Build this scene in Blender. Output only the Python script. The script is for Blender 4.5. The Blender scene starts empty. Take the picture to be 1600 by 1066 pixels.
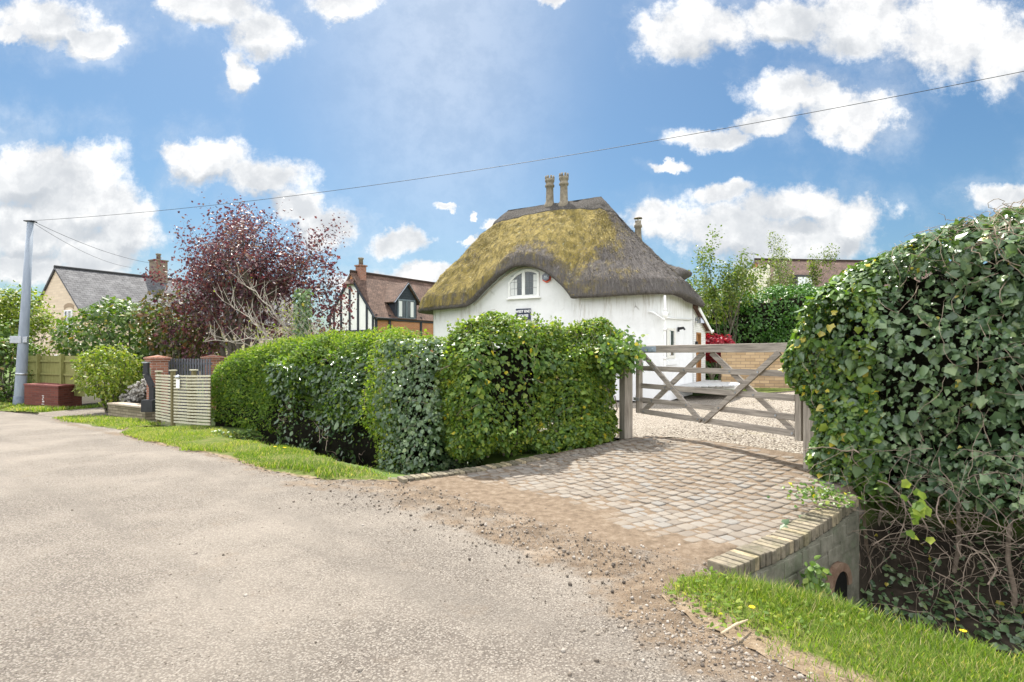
import bpy, bmesh, math, random
import numpy as np
from mathutils import Vector, Matrix
from mathutils.geometry import delaunay_2d_cdt
random.seed(7); RNG = np.random.default_rng(7)
scene = bpy.context.scene
COL = scene.collection
R = math.radians

# ------------------------------------------------------------------ camera
F, CX, HY, CAMZ = 889.0, 800.0, 553.0, 1.6       # focal length in photo pixels, horizon row, eye height
cam = bpy.data.cameras.new('camera'); co = bpy.data.objects.new('camera', cam); COL.objects.link(co)
co.location = (0, 0, CAMZ); co.rotation_euler = (R(90), 0, 0)
cam.sensor_width = 36; cam.lens = 36 * F / 1600; cam.shift_y = (HY - 533) / 1600
cam.clip_start = 0.05; cam.clip_end = 3000
scene.camera = co
def P(px, py, D):
    return Vector(((px - CX) / F * D, D, CAMZ - (py - HY) / F * D))

# ------------------------------------------------------------------ sun and sky
SUN_EL, SUN_AZ = R(60), R(-18)                    # azimuth from +Y, negative = to the left
sd = Vector((math.sin(SUN_AZ) * math.cos(SUN_EL), math.cos(SUN_AZ) * math.cos(SUN_EL), math.sin(SUN_EL)))
sun = bpy.data.lights.new('sun', 'SUN'); so = bpy.data.objects.new('sun', sun); COL.objects.link(so)
sun.energy = 3.2; sun.angle = R(0.5); sun.color = (1.0, 0.95, 0.86)
so.location = sd * 50; so.rotation_euler = sd.to_track_quat('Z', 'Y').to_euler()
scene.view_settings.view_transform = 'Standard'; scene.view_settings.look = 'None'
scene.view_settings.gamma = 1.0; scene.view_settings.exposure = 1.65
scene.cycles.max_bounces = 8; scene.cycles.transparent_max_bounces = 8; scene.cycles.sample_clamp_indirect = 6
SKY_STRENGTH = 0.14

# ------------------------------------------------------------------ node helpers
def nd(nt, t, ins=None, **props):
    n = nt.nodes.new(t)
    for k, v in props.items(): setattr(n, k, v)
    for k, v in (ins or {}).items():
        if isinstance(v, bpy.types.NodeSocket): nt.links.new(v, n.inputs[k])
        else: n.inputs[k].default_value = v
    return n
def c4(c): return (c[0], c[1], c[2], 1.0)
def math_(nt, op, a, b=0.0, c=0.0, clamp=False):
    return nd(nt, 'ShaderNodeMath', {0: a, 1: b, 2: c}, operation=op, use_clamp=clamp).outputs[0]
def vmath(nt, op, a, b=(0, 0, 0)):
    n = nd(nt, 'ShaderNodeVectorMath', {0: a, 1: b}, operation=op)
    return n.outputs['Value'] if op in ('LENGTH', 'DOT_PRODUCT', 'DISTANCE') else n.outputs[0]
def mixc(nt, f, a, b, blend='MIX'):
    n = nd(nt, 'ShaderNodeMix', data_type='RGBA', blend_type=blend)
    for i, v in ((0, f), (6, a), (7, b)):
        if isinstance(v, bpy.types.NodeSocket): nt.links.new(v, n.inputs[i])
        else: n.inputs[i].default_value = v if i == 0 else c4(v)
    return n.outputs[2]
def sstep(nt, x, a, b):
    return nd(nt, 'ShaderNodeMapRange', {0: x, 1: a, 2: b, 3: 0.0, 4: 1.0}, interpolation_type='SMOOTHSTEP').outputs[0]
def noise(nt, v, scale, detail=4, rough=0.6, col=False):
    n = nd(nt, 'ShaderNodeTexNoise', {'Vector': v, 'Scale': scale, 'Detail': detail, 'Roughness': rough})
    return n.outputs[1 if col else 0]
def voro(nt, v, scale, feature='F1', out=0, rnd=1.0):
    return nd(nt, 'ShaderNodeTexVoronoi', {'Vector': v, 'Scale': scale, 'Randomness': rnd}, feature=feature).outputs[out]
def bump(nt, h, strength=0.5, dist=0.01, nrm=None):
    ins = {'Height': h, 'Strength': strength, 'Distance': dist}
    if nrm is not None: ins['Normal'] = nrm
    return nd(nt, 'ShaderNodeBump', ins).outputs[0]
def vscale(nt, v, s):
    return nd(nt, 'ShaderNodeVectorMath', {0: v, 1: s}, operation='MULTIPLY').outputs[0]
def ramp(nt, f, stops):
    n = nd(nt, 'ShaderNodeValToRGB', {0: f}); e = n.color_ramp.elements
    while len(e) < len(stops): e.new(0.5)
    for i, (p, c) in enumerate(stops): e[i].position = p; e[i].color = c4(c)
    return n.outputs[0]
def NM(name, rough=0.8, spec=0.3, metal=0.0):
    m = bpy.data.materials.new(name); m.use_nodes = True; nt = m.node_tree
    b = nt.nodes['Principled BSDF']
    b.inputs['Roughness'].default_value = rough; b.inputs['Specular IOR Level'].default_value = spec
    b.inputs['Metallic'].default_value = metal
    return m, nt, b
def setin(nt, b, k, v):
    if isinstance(v, bpy.types.NodeSocket): nt.links.new(v, b.inputs[k])
    else: b.inputs[k].default_value = v
def geopos(nt): return nd(nt, 'ShaderNodeNewGeometry').outputs['Position']
def objpos(nt): return nd(nt, 'ShaderNodeTexCoord').outputs['Object']
def attr(nt, name, out=2): return nd(nt, 'ShaderNodeAttribute', attribute_name=name).outputs[out]

# ------------------------------------------------------------------ world: Nishita sky with cumulus clouds and added unseen fill clouds
w = bpy.data.worlds.new('World'); scene.world = w; w.use_nodes = True; nt = w.node_tree
bg = nt.nodes['Background']; bg.inputs[1].default_value = SKY_STRENGTH
sky = nd(nt, 'ShaderNodeTexSky', sky_type='NISHITA', sun_disc=False, sun_elevation=SUN_EL, sun_rotation=SUN_AZ,
         air_density=1.0, dust_density=1.6, ozone_density=2.5, altitude=100)
skyc = nd(nt, 'ShaderNodeHueSaturation', {'Color': mixc(nt, 1.0, sky.outputs[0], (0.80, 0.93, 0.95), 'MULTIPLY'), 'Saturation': 1.14, 'Value': 0.285}).outputs[0]
d = nd(nt, 'ShaderNodeTexCoord').outputs['Generated']
sx = nd(nt, 'ShaderNodeSeparateXYZ', {0: d}).outputs
yy = math_(nt, 'MAXIMUM', sx[1], 0.12)
u_ = math_(nt, 'DIVIDE', sx[0], yy); w_ = math_(nt, 'DIVIDE', sx[2], yy)
uv = nd(nt, 'ShaderNodeCombineXYZ', {0: u_, 1: w_, 2: 0.0}).outputs[0]
w1 = vmath(nt, 'SUBTRACT', noise(nt, uv, 5.5, 7, 0.62, True), (0.5, 0.5, 0.5))
uvd = vmath(nt, 'ADD', uv, vscale(nt, w1, (0.15, 0.10, 0)))
w2 = vmath(nt, 'SUBTRACT', noise(nt, uv, 20, 7, 0.7, True), (0.5, 0.5, 0.5))
uvd = vmath(nt, 'ADD', uvd, vscale(nt, w2, (0.04, 0.035, 0)))
CL = [(70,25,110,52),(150,60,55,32),(15,45,45,22),(330,10,105,42),(410,45,62,45),(372,112,24,36),(545,0,72,30),
 (60,270,150,68),(130,320,120,62),(50,360,130,60),(195,350,80,60),(30,415,120,30),(150,395,100,40),
 (330,250,92,48),(425,280,85,44),(280,235,45,30),(510,360,58,36),(470,330,50,30),(625,382,60,25),(690,325,22,9),(740,384,20,9),(775,360,30,17),(738,337,9,12),
 (1090,45,100,55),(1220,30,110,46),(1350,25,130,70),(1490,50,140,80),(1580,90,70,70),(1250,150,105,45),(1330,190,85,58),(1120,212,80,20),(1190,195,60,22),
 (1140,300,62,20),(1250,325,110,42),(1330,350,72,48),(1140,355,150,55),(1020,345,70,40),(1240,385,150,45),(1570,305,75,30),(1040,255,42,10),(860,5,30,16),(690,430,60,18),(580,440,90,20),
 (1700,250,90,40),(-120,200,120,60),(700,-160,200,60),(1200,-140,240,70),(200,-200,220,70)]
def cloudfield(vec):
    acc = None
    for (x, y, rx, ry) in CL:
        cpos = ((x - CX) / F, (HY - y) / F, 0)
        v = vmath(nt, 'SUBTRACT', vec, cpos)
        l = vmath(nt, 'LENGTH', vscale(nt, v, (F / rx, F / ry, 0)))
        acc = l if acc is None else nd(nt, 'ShaderNodeMath', {0: acc, 1: l, 2: 0.12}, operation='SMOOTH_MIN').outputs[0]
    return math_(nt, 'SUBTRACT', 1.12, acc)
den = cloudfield(uvd); den0 = den
n3 = noise(nt, uv, 12, 10, 0.68)
den = math_(nt, 'ADD', den, math_(nt, 'MULTIPLY', math_(nt, 'SUBTRACT', n3, 0.5), 1.5))
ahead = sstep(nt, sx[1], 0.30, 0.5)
gen = math_(nt, 'SUBTRACT', noise(nt, d, 2.2, 8, 0.6), 0.42)  # clouds out of view, beside and behind the camera, added for fill light
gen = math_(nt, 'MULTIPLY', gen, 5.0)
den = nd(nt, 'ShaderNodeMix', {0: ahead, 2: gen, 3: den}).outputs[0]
cmask = math_(nt, 'POWER', sstep(nt, den, 0.04, 0.58), 1.1)
thick = sstep(nt, den0, 0.15, 0.75)
n4 = noise(nt, vmath(nt, 'ADD', uvd, (0.0, 0.035, 3.0)), 5.5, 5, 0.55)
grey = math_(nt, 'MULTIPLY', thick, sstep(nt, n4, 0.40, 0.66))
den_up = cloudfield(vmath(nt, 'ADD', uvd, (0.0, 0.045, 0.0)))
base_ = math_(nt, 'MULTIPLY', sstep(nt, math_(nt, 'SUBTRACT', den_up, den0), -0.30, 0.55), sstep(nt, den0, 0.05, 0.45))
grey = math_(nt, 'MAXIMUM', math_(nt, 'MULTIPLY', grey, 0.75), math_(nt, 'MULTIPLY', base_, sstep(nt, n4, 0.25, 0.55)))
ccol = mixc(nt, grey, mixc(nt, ahead, (8.2, 8.2, 8.3), mixc(nt, sstep(nt, n3, .36, .62), (2.05, 2.07, 2.1), (2.85, 2.83, 2.78))), mixc(nt, ahead, (6.5, 6.6, 6.8), (1.40, 1.48, 1.58)))  # out-of-view clouds set far brighter than those ahead to fill the shade
thin = math_(nt, 'MULTIPLY', math_(nt, 'MULTIPLY', sstep(nt, den, -0.75, 0.25), sstep(nt, noise(nt, uvd, 3.5, 7, 0.65), 0.42, 0.72)), 0.34)
vl = vmath(nt, 'LENGTH', vscale(nt, vmath(nt, 'SUBTRACT', uv, ((690 - CX) / F, (HY - 60) / F, 0)), (F / 230, F / 470, 0)))
thin = math_(nt, 'MAXIMUM', thin, math_(nt, 'MULTIPLY', math_(nt, 'MULTIPLY', sstep(nt, vl, 1.25, 0.0), ahead), 0.28))
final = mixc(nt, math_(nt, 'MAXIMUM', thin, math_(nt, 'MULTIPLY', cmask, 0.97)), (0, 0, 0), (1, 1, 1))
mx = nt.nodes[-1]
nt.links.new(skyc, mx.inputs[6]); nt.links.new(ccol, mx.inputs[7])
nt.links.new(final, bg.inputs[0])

# ------------------------------------------------------------------ object helpers
def tag(o, label=None, cat=None, group=None, kind=None):
    if label: o['label'] = label
    if cat: o['category'] = cat
    if group: o['group'] = group
    if kind: o['kind'] = kind
    return o
def empty(name, loc=(0, 0, 0), rz=0.0, label=None, cat=None, group=None):
    o = bpy.data.objects.new(name, None); COL.objects.link(o); o.location = loc; o.rotation_euler = (0, 0, rz)
    o.empty_display_size = 0.2
    return tag(o, label, cat, group)
def link(name, me, mat, parent=None):
    o = bpy.data.objects.new(name, me); COL.objects.link(o)
    if mat:
        for m in (mat if isinstance(mat, (list, tuple)) else [mat]): me.materials.append(m)
    if parent is not None: o.parent = parent
    return o
class MB:
    def __init__(s): s.v = []; s.f = []
    def add(s, vs, fs):
        n = len(s.v); s.v += [tuple(v) for v in vs]; s.f += [tuple(i + n for i in f) for f in fs]; return s
    def box(s, c, size, rot=None, bev=0.0):
        hx, hy, hz = size[0] / 2, size[1] / 2, size[2] / 2
        if bev <= 0:
            vs = [Vector((x, y, z)) for x in (-hx, hx) for y in (-hy, hy) for z in (-hz, hz)]
            fs = [(0,1,3,2),(4,6,7,5),(0,4,5,1),(2,3,7,6),(0,2,6,4),(1,5,7,3)]
        else:
            bm = bmesh.new(); bmesh.ops.create_cube(bm, size=1)
            for v in bm.verts: v.co = Vector((v.co.x * size[0], v.co.y * size[1], v.co.z * size[2]))
            bmesh.ops.bevel(bm, geom=bm.edges[:], offset=bev, segments=2, affect='EDGES', profile=0.6)
            bm.verts.index_update()
            vs = [v.co.copy() for v in bm.verts]; fs = [[v.index for v in f.verts] for f in bm.faces]; bm.free()
        if rot is not None: vs = [rot @ v for v in vs]
        c = Vector(c); return s.add([v + c for v in vs], fs)
    def bar(s, a, b, wd, th, up=(0, 0, 1), bev=0.004):           # a beam from a to b, wd along up, th across
        a, b = Vector(a), Vector(b); x = (b - a).normalized(); y = Vector(up).cross(x).normalized(); z = x.cross(y)
        rot = Matrix((x, y, z)).transposed()
        return s.box((a + b) / 2, ((b - a).length, th, wd), rot, bev)
    def tube(s, pts, rad, n=6, cap=True):
        pts = [Vector(p) for p in pts]; m = len(pts)
        if not isinstance(rad, (list, tuple)): rad = [rad] * m
        vs = []; prev = None
        for i, p in enumerate(pts):
            t = (pts[min(i + 1, m - 1)] - pts[max(i - 1, 0)]).normalized()
            if prev is None: a = t.orthogonal().normalized()
            else:
                a = prev - t * prev.dot(t); a = a.normalized() if a.length > 1e-6 else t.orthogonal().normalized()
            prev = a; b = t.cross(a)
            for k in range(n):
                an = 2 * math.pi * k / n; vs.append(p + (a * math.cos(an) + b * math.sin(an)) * rad[i])
        fs = [(i * n + k, i * n + (k + 1) % n, (i + 1) * n + (k + 1) % n, (i + 1) * n + k) for i in range(m - 1) for k in range(n)]
        if cap: fs += [tuple(range(n - 1, -1, -1)), tuple(range((m - 1) * n, m * n))]
        return s.add(vs, fs)
    def lathe(s, prof, c=(0, 0, 0), n=20):
        c = Vector(c); vs = [c + Vector((r * math.cos(2 * math.pi * k / n), r * math.sin(2 * math.pi * k / n), z)) for r, z in prof for k in range(n)]
        m = len(prof); fs = [(i * n + k, i * n + (k + 1) % n, (i + 1) * n + (k + 1) % n, (i + 1) * n + k) for i in range(m - 1) for k in range(n)]
        fs += [tuple(range(n - 1, -1, -1)), tuple(range((m - 1) * n, m * n))]
        return s.add(vs, fs)
    def prism(s, poly, y0, y1):                                  # polygon in local XZ extruded along Y
        n = len(poly); vs = [(x, y0, z) for x, z in poly] + [(x, y1, z) for x, z in poly]
        fs = [tuple(range(n)), tuple(range(2 * n - 1, n - 1, -1))] + [(i, i + n, (i + 1) % n + n, (i + 1) % n) for i in range(n)]
        return s.add(vs, fs)
    def slab(s, quad, th):                                       # a sloping slab under four corner points
        q = [Vector(p) for p in quad]; nrm = (q[1] - q[0]).cross(q[3] - q[0]).normalized()
        if nrm.z < 0: nrm = -nrm
        vs = q + [p - nrm * th for p in q]
        return s.add(vs, [(0,1,2,3),(7,6,5,4),(0,4,5,1),(1,5,6,2),(2,6,7,3),(3,7,4,0)])
    def build(s, name, mat, parent=None, smooth=False):
        me = bpy.data.meshes.new(name); me.from_pydata(s.v, [], s.f); me.validate()
        bm = bmesh.new(); bm.from_mesh(me); bmesh.ops.recalc_face_normals(bm, faces=bm.faces[:]); bm.to_mesh(me); bm.free()
        if smooth: me.polygons.foreach_set('use_smooth', np.ones(len(me.polygons), bool))
        return link(name, me, mat, parent)

def np_mesh(name, V, faces_flat, counts, mat, parent=None, attrs=None, smooth=False):
    me = bpy.data.meshes.new(name)
    V = np.ascontiguousarray(V, np.float32)
    me.vertices.add(len(V)); me.vertices.foreach_set('co', V.ravel())
    me.loops.add(len(faces_flat)); me.loops.foreach_set('vertex_index', np.ascontiguousarray(faces_flat, np.int32))
    me.polygons.add(len(counts)); st = np.concatenate([[0], np.cumsum(counts)[:-1]]).astype(np.int32)
    me.polygons.foreach_set('loop_start', st)
    for k, a in (attrs or {}).items():
        at = me.attributes.new(k, 'FLOAT', 'POINT'); at.data.foreach_set('value', np.ascontiguousarray(a, np.float32))
    if smooth: me.polygons.foreach_set('use_smooth', np.ones(len(counts), bool))
    me.update(calc_edges=True)
    return link(name, me, mat, parent)

# leaf templates: x across, y towards the tip, z = leaf normal
def tpl(half, fold):
    b, t = (0, half[0][1], 0), (0, half[-1][1], -0.10)
    r = [(x, y, -fold * x - 0.12 * y * y) for x, y in half[1:-1]]; l = [(-x, y, z) for x, y, z in r]
    v = [b, t] + r + l; n = len(r)
    return np.array(v, float), [[0] + [2 + i for i in range(n)] + [1], [1] + [2 + n + i for i in reversed(range(n))] + [0]]
IVY = tpl([(0, 0), (0.34, -0.07), (0.40, 0.16), (0.50, 0.36), (0.31, 0.58), (0, 0.98)], 0.35)
OVAL = tpl([(0, 0), (0.24, 0.22), (0.30, 0.5), (0.17, 0.8), (0, 1.0)], 0.4)
LONG = tpl([(0, 0), (0.13, 0.25), (0.15, 0.55), (0, 1.0)], 0.5)
TINY = tpl([(0, 0), (0.33, 0.45), (0, 1.0)], 0.5)
LOBED = tpl([(0, 0), (0.30, 0.12), (0.22, 0.34), (0.46, 0.55), (0.18, 0.7), (0, 1.0)], 0.4)
BLADE = (np.array([(-.5, 0, 0), (.5, 0, 0), (-.36, .5, .08), (.36, .5, .08), (0, 1, .34)], float), [[0, 1, 3, 2], [2, 3, 4]])
_t = (1 + 5 ** .5) / 2
ICO = (np.array([(-1,_t,0),(1,_t,0),(-1,-_t,0),(1,-_t,0),(0,-1,_t),(0,1,_t),(0,-1,-_t),(0,1,-_t),(_t,0,-1),(_t,0,1),(-_t,0,-1),(-_t,0,1)], float) / 1.9 * np.array([.5,.5,.5]),
       [[0,11,5],[0,5,1],[0,1,7],[0,7,10],[0,10,11],[1,5,9],[5,11,4],[11,10,2],[10,7,6],[7,1,8],[3,9,4],[3,4,2],[3,2,6],[3,6,8],[3,8,9],[4,9,5],[2,4,11],[6,2,10],[8,6,7],[9,8,1]])
def unit(a): return a / np.maximum(np.linalg.norm(a, axis=1, keepdims=True), 1e-9)
def scatter(name, T, pos, nrm, tip, size, mat, parent=None, rnd=None, xs=None, jitter=0.0):
    tv, tf = T; n = len(pos)
    N = unit(nrm); tip = tip - N * (tip * N).sum(1, keepdims=True); Y = unit(tip); X = np.cross(Y, N)
    size = np.broadcast_to(np.asarray(size, float), (n,)); xs = size if xs is None else np.broadcast_to(np.asarray(xs, float), (n,))
    L = np.repeat(tv[None], n, 0)
    if jitter: L = L + RNG.normal(0, jitter, L.shape)
    V = pos[:, None] + L[:, :, 0:1] * X[:, None] * xs[:, None, None] + L[:, :, 1:2] * Y[:, None] * size[:, None, None] + L[:, :, 2:3] * N[:, None] * size[:, None, None]
    flat = np.concatenate([np.array(f) for f in tf]); cnt = np.array([len(f) for f in tf]); nv = len(tv)
    FF = (flat[None] + (np.arange(n) * nv)[:, None]).ravel(); CC = np.tile(cnt, n)
    rnd = RNG.random(n) if rnd is None else rnd
    return np_mesh(name, V.reshape(-1, 3), FF, CC, mat, parent, {'rnd': np.repeat(rnd, nv)})
def nz(Q, f, seed, octs=1):
    r = np.random.default_rng(seed); out = np.zeros(len(Q))
    for o in range(octs):
        a = 0
        for k in range(5):
            dv = r.normal(0, 1, 3); dv /= np.linalg.norm(dv)
            a = a + np.sin(Q @ dv * f * (2 ** o) * (0.7 + 0.6 * r.random()) + r.random() * 6.3)
        out += a / 3.2 / (1.8 ** o)
    return out
def ss(a, b, x):
    t = np.clip((np.asarray(x, float) - a) / (b - a), 0, 1); return t * t * (3 - 2 * t)

# ------------------------------------------------------------------ materials
def leaf_mat(name, stops, rough=0.45, trans=0.35, spec=0.5, tint=(1.25, 1.35, 0.5)):
    m, nt, b = NM(name, rough, spec)
    r = attr(nt, 'rnd'); col = ramp(nt, r, stops)
    n1 = noise(nt, geopos(nt), 3.0, 3); col = mixc(nt, math_(nt, 'MULTIPLY', n1, 0.55), col, mixc(nt, 1.0, col, (0.62, 0.62, 0.7), 'MULTIPLY'))
    setin(nt, b, 'Base Color', col)
    tr = nd(nt, 'ShaderNodeBsdfTranslucent', {'Color': mixc(nt, 1.0, col, tint, 'MULTIPLY')})
    mx = nd(nt, 'ShaderNodeMixShader', {0: trans, 1: b.outputs[0], 2: tr.outputs[0]})
    nt.links.new(mx.outputs[0], nt.nodes['Material Output'].inputs[0])
    return m
def simple(name, c1, c2, scale=4.0, rough=0.8, spec=0.3, bmp=0.3, bd=0.01, stretch=(1, 1, 1), metal=0.0, detail=5, obj=True):
    m, nt, b = NM(name, rough, spec, metal); p = objpos(nt) if obj else geopos(nt)
    v = vscale(nt, p, stretch); n = noise(nt, v, scale, detail, 0.65)
    setin(nt, b, 'Base Color', ramp(nt, n, [(0.3, c1), (0.7, c2)]))
    if bmp: setin(nt, b, 'Normal', bump(nt, noise(nt, v, scale * 4, 4), bmp, bd))
    return m
def brick_mat(name, c1, c2, mortar, bw=0.225, bh=0.075, rough=0.9, bmp=0.6, stain=(0.6, 0.6, 0.6), sf=0.4):
    m, nt, b = NM(name, rough, 0.2); p = objpos(nt); s = nd(nt, 'ShaderNodeSeparateXYZ', {0: p}).outputs
    v = nd(nt, 'ShaderNodeCombineXYZ', {0: math_(nt, 'ADD', s[0], s[1]), 1: s[2], 2: 0.0}).outputs[0]
    br = nd(nt, 'ShaderNodeTexBrick', {'Vector': v, 'Color1': c4(c1), 'Color2': c4(c2), 'Mortar': c4(mortar), 'Scale': 1.0, 'Mortar Size': 0.008,
            'Mortar Smooth': 0.2, 'Bias': 0.0, 'Brick Width': bw, 'Row Height': bh})
    n = noise(nt, p, 2.5, 5); col = mixc(nt, math_(nt, 'MULTIPLY', n, sf), br.outputs[0], mixc(nt, 1.0, br.outputs[0], stain, 'MULTIPLY'))
    setin(nt, b, 'Base Color', col)
    h = math_(nt, 'SUBTRACT', math_(nt, 'MULTIPLY', noise(nt, p, 30, 3), 0.3), br.outputs[1])
    setin(nt, b, 'Normal', bump(nt, h, bmp, 0.012))
    return m
def tile_mat(name, c1, c2, tw=0.17, th=0.11):                      # roof tiles laid in UV metres
    m, nt, b = NM(name, 0.85, 0.25); uvn = nd(nt, 'ShaderNodeTexCoord').outputs['UV']
    br = nd(nt, 'ShaderNodeTexBrick', {'Vector': uvn, 'Color1': c4(c1), 'Color2': c4(c2), 'Mortar': c4([x * 0.35 for x in c1]), 'Scale': 1.0,
            'Mortar Size': 0.008, 'Mortar Smooth': 0.3, 'Brick Width': tw, 'Row Height': th})
    n = noise(nt, uvn, 1.6, 6, 0.65); col = mixc(nt, sstep(nt, n, 0.45, 0.75), br.outputs[0], [x * 1.45 for x in c2])
    n2 = noise(nt, uvn, 9, 4); col = mixc(nt, math_(nt, 'MULTIPLY', n2, 0.7), col, mixc(nt, 1.0, col, (0.5, 0.5, 0.5), 'MULTIPLY'))
    setin(nt, b, 'Base Color', col)
    sy = nd(nt, 'ShaderNodeSeparateXYZ', {0: uvn}).outputs[1]
    saw = math_(nt, 'FRACT', math_(nt, 'DIVIDE', sy, th))
    setin(nt, b, 'Normal', bump(nt, math_(nt, 'SUBTRACT', math_(nt, 'MULTIPLY', saw, -1.0), br.outputs[1]), 0.7, 0.02))
    return m
def wood_mat(name, c1, c2, c3, axis=0, rough=0.85, scale=3.0):
    m, nt, b = NM(name, rough, 0.25); p = objpos(nt)
    st = [14.0, 14.0, 14.0]; st[axis] = 0.8
    v = vscale(nt, p, tuple(st)); g = noise(nt, v, scale, 6, 0.7); n = noise(nt, p, 2.2, 4)
    col = ramp(nt, g, [(0.28, c1), (0.5, c2), (0.72, c3)])
    col = mixc(nt, math_(nt, 'MULTIPLY', n, 0.5), col, mixc(nt, 1.0, col, (0.55, 0.55, 0.56), 'MULTIPLY'))
    setin(nt, b, 'Base Color', col); setin(nt, b, 'Normal', bump(nt, g, 0.4, 0.006))
    return m
GREYWOOD = wood_mat('weathered_gate_timber', (0.12, 0.10, 0.085), (0.30, 0.265, 0.225), (0.45, 0.40, 0.34))
GREYWOODV = wood_mat('weathered_post_timber', (0.13, 0.11, 0.09), (0.32, 0.28, 0.235), (0.47, 0.42, 0.35), axis=2)
SLAT = wood_mat('pale_treated_slats', (0.30, 0.28, 0.19), (0.50, 0.475, 0.35), (0.64, 0.615, 0.49))
SLATPOST = wood_mat('brown_fence_post', (0.10, 0.085, 0.04), (0.17, 0.145, 0.07), (0.25, 0.21, 0.11), axis=2)
CLOSEB = wood_mat('green_stained_boards', (0.11, 0.115, 0.03), (0.20, 0.20, 0.065), (0.30, 0.30, 0.13), axis=2)
STEEL = simple('galvanised_steel', (0.32, 0.34, 0.36), (0.45, 0.47, 0.50), 12, 0.4, 0.5, 0.1, 0.002, metal=0.8)
BLACK = simple('black_painted_metal', (0.012, 0.013, 0.016), (0.025, 0.026, 0.03), 8, 0.45, 0.4, 0.1, 0.003)
BARK = simple('grey_brown_bark', (0.06, 0.05, 0.04), (0.16, 0.14, 0.11), 9, 0.9, 0.2, 0.8, 0.02, (1, 1, 0.25))
PALEBARK = simple('pale_lichen_bark', (0.24, 0.21, 0.18), (0.46, 0.42, 0.36), 12, 0.9, 0.2, 0.5, 0.01, (1, 1, 0.4))
TWIG = simple('dry_twig', (0.16, 0.12, 0.085), (0.38, 0.31, 0.24), 10, 0.9, 0.2, 0.3, 0.004)
SHADEMASS = simple('shade_dark_twigs', (0.008, 0.008, 0.005), (0.022, 0.020, 0.012), 18, 0.95, 0.1, 1.0, 0.03)  # twig mass blackened: the shade inside the hedges is in this colour
def soil_like(name, stops, scale, rough=0.95, bd=0.03, fine=60):
    m, nt, b = NM(name, rough, 0.15); p = geopos(nt); n = noise(nt, p, scale, 8, 0.7)
    col = ramp(nt, n, stops); f = noise(nt, p, fine, 3); col = mixc(nt, math_(nt, 'MULTIPLY', f, 0.7), col, mixc(nt, 1.0, col, (0.45, 0.45, 0.45), 'MULTIPLY'))
    setin(nt, b, 'Base Color', col); setin(nt, b, 'Normal', bump(nt, n, 0.8, bd)); return m
EARTH = soil_like('damp_earth', [(0.3, (0.035, 0.027, 0.018)), (0.55, (0.075, 0.058, 0.038)), (0.75, (0.05, 0.07, 0.02))], 3.0)
TURF, nt, b = NM('mossy_turf', 0.95, 0.15); p = geopos(nt); n = noise(nt, p, 5, 8, 0.7)
col = ramp(nt, n, [(0.3, (0.07, 0.105, 0.018)), (0.5, (0.12, 0.155, 0.03)), (0.72, (0.20, 0.17, 0.075))]); f = noise(nt, p, 60, 3)
col = mixc(nt, math_(nt, 'MULTIPLY', f, 0.7), col, mixc(nt, 1.0, col, (0.4, 0.4, 0.4), 'MULTIPLY'))
wd_ = math_(nt, 'ADD', attr(nt, 'worn'), math_(nt, 'MULTIPLY', math_(nt, 'SUBTRACT', noise(nt, p, 6, 8, 0.7), 0.5), 1.2))
col = mixc(nt, sstep(nt, wd_, 0.35, 0.6), col, ramp(nt, noise(nt, p, 14, 7, 0.75), [(0.28, (0.11, 0.078, 0.05)), (0.5, (0.20, 0.15, 0.10)), (0.72, (0.31, 0.25, 0.185))]))
setin(nt, b, 'Base Color', col); setin(nt, b, 'Normal', bump(nt, math_(nt, 'ADD', n, f), 0.9, 0.025))

# ------------------------------------------------------------------ terrain
RD = np.array([-0.78, 0.626]); QD = np.array([0.626, 0.78])          # along the lane, and across it towards the cottage
ED = np.array([0.856, 0.517])                                        # along the drive
L0 = np.array([-1.46, 7.2]); WALL0 = np.array([1.60, 4.12]); WALL1 = np.array([3.30, 5.50])
WD = (WALL1 - WALL0) / np.linalg.norm(WALL1 - WALL0); WN = np.array([WD[1], -WD[0]])
LN = np.array([-ED[1], ED[0]])
def AB(x, y): return x * RD[0] + y * RD[1], x * QD[0] + y * QD[1]
def W2(a, b): return np.array([a * RD[0] + b * QD[0], a * RD[1] + b * QD[1]])
def base_z(x, y):
    a, b = AB(x, y)
    z = -0.30 * ss(7, 22, a) * ss(14, 5, b)
    z = z + 0.38 * ss(5.0, 8.6, b) * ss(-7, -2, -a) * 1.0 + 0.10 * ss(8.6, 14, b) * ss(-9, -3, -a)
    return z
def ditch_c(x, y):
    a, b = AB(x, y)
    dR = (x - WALL0[0]) * WN[0] + (y - WALL0[1]) * WN[1]
    dL = (x - L0[0]) * LN[0] + (y - L0[1]) * LN[1]
    right = ss(-0.2, -0.04, dR) * ss(4.02, 4.55, b) * ss(8.1, 7.0, b)
    left = ss(0.03, 0.25, dL) * ss(5.1, 5.75, b) * ss(7.0, 6.4, b) * ss(12.6, 11.2, a)
    return right * 1.0 + left * 0.85
def gz(x, y):
    x = np.asarray(x, float); y = np.asarray(y, float)
    return base_z(x, y) - ditch_c(x, y) * 1.0
def gz1(x, y): return float(gz(np.array([x]), np.array([y]))[0])

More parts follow.
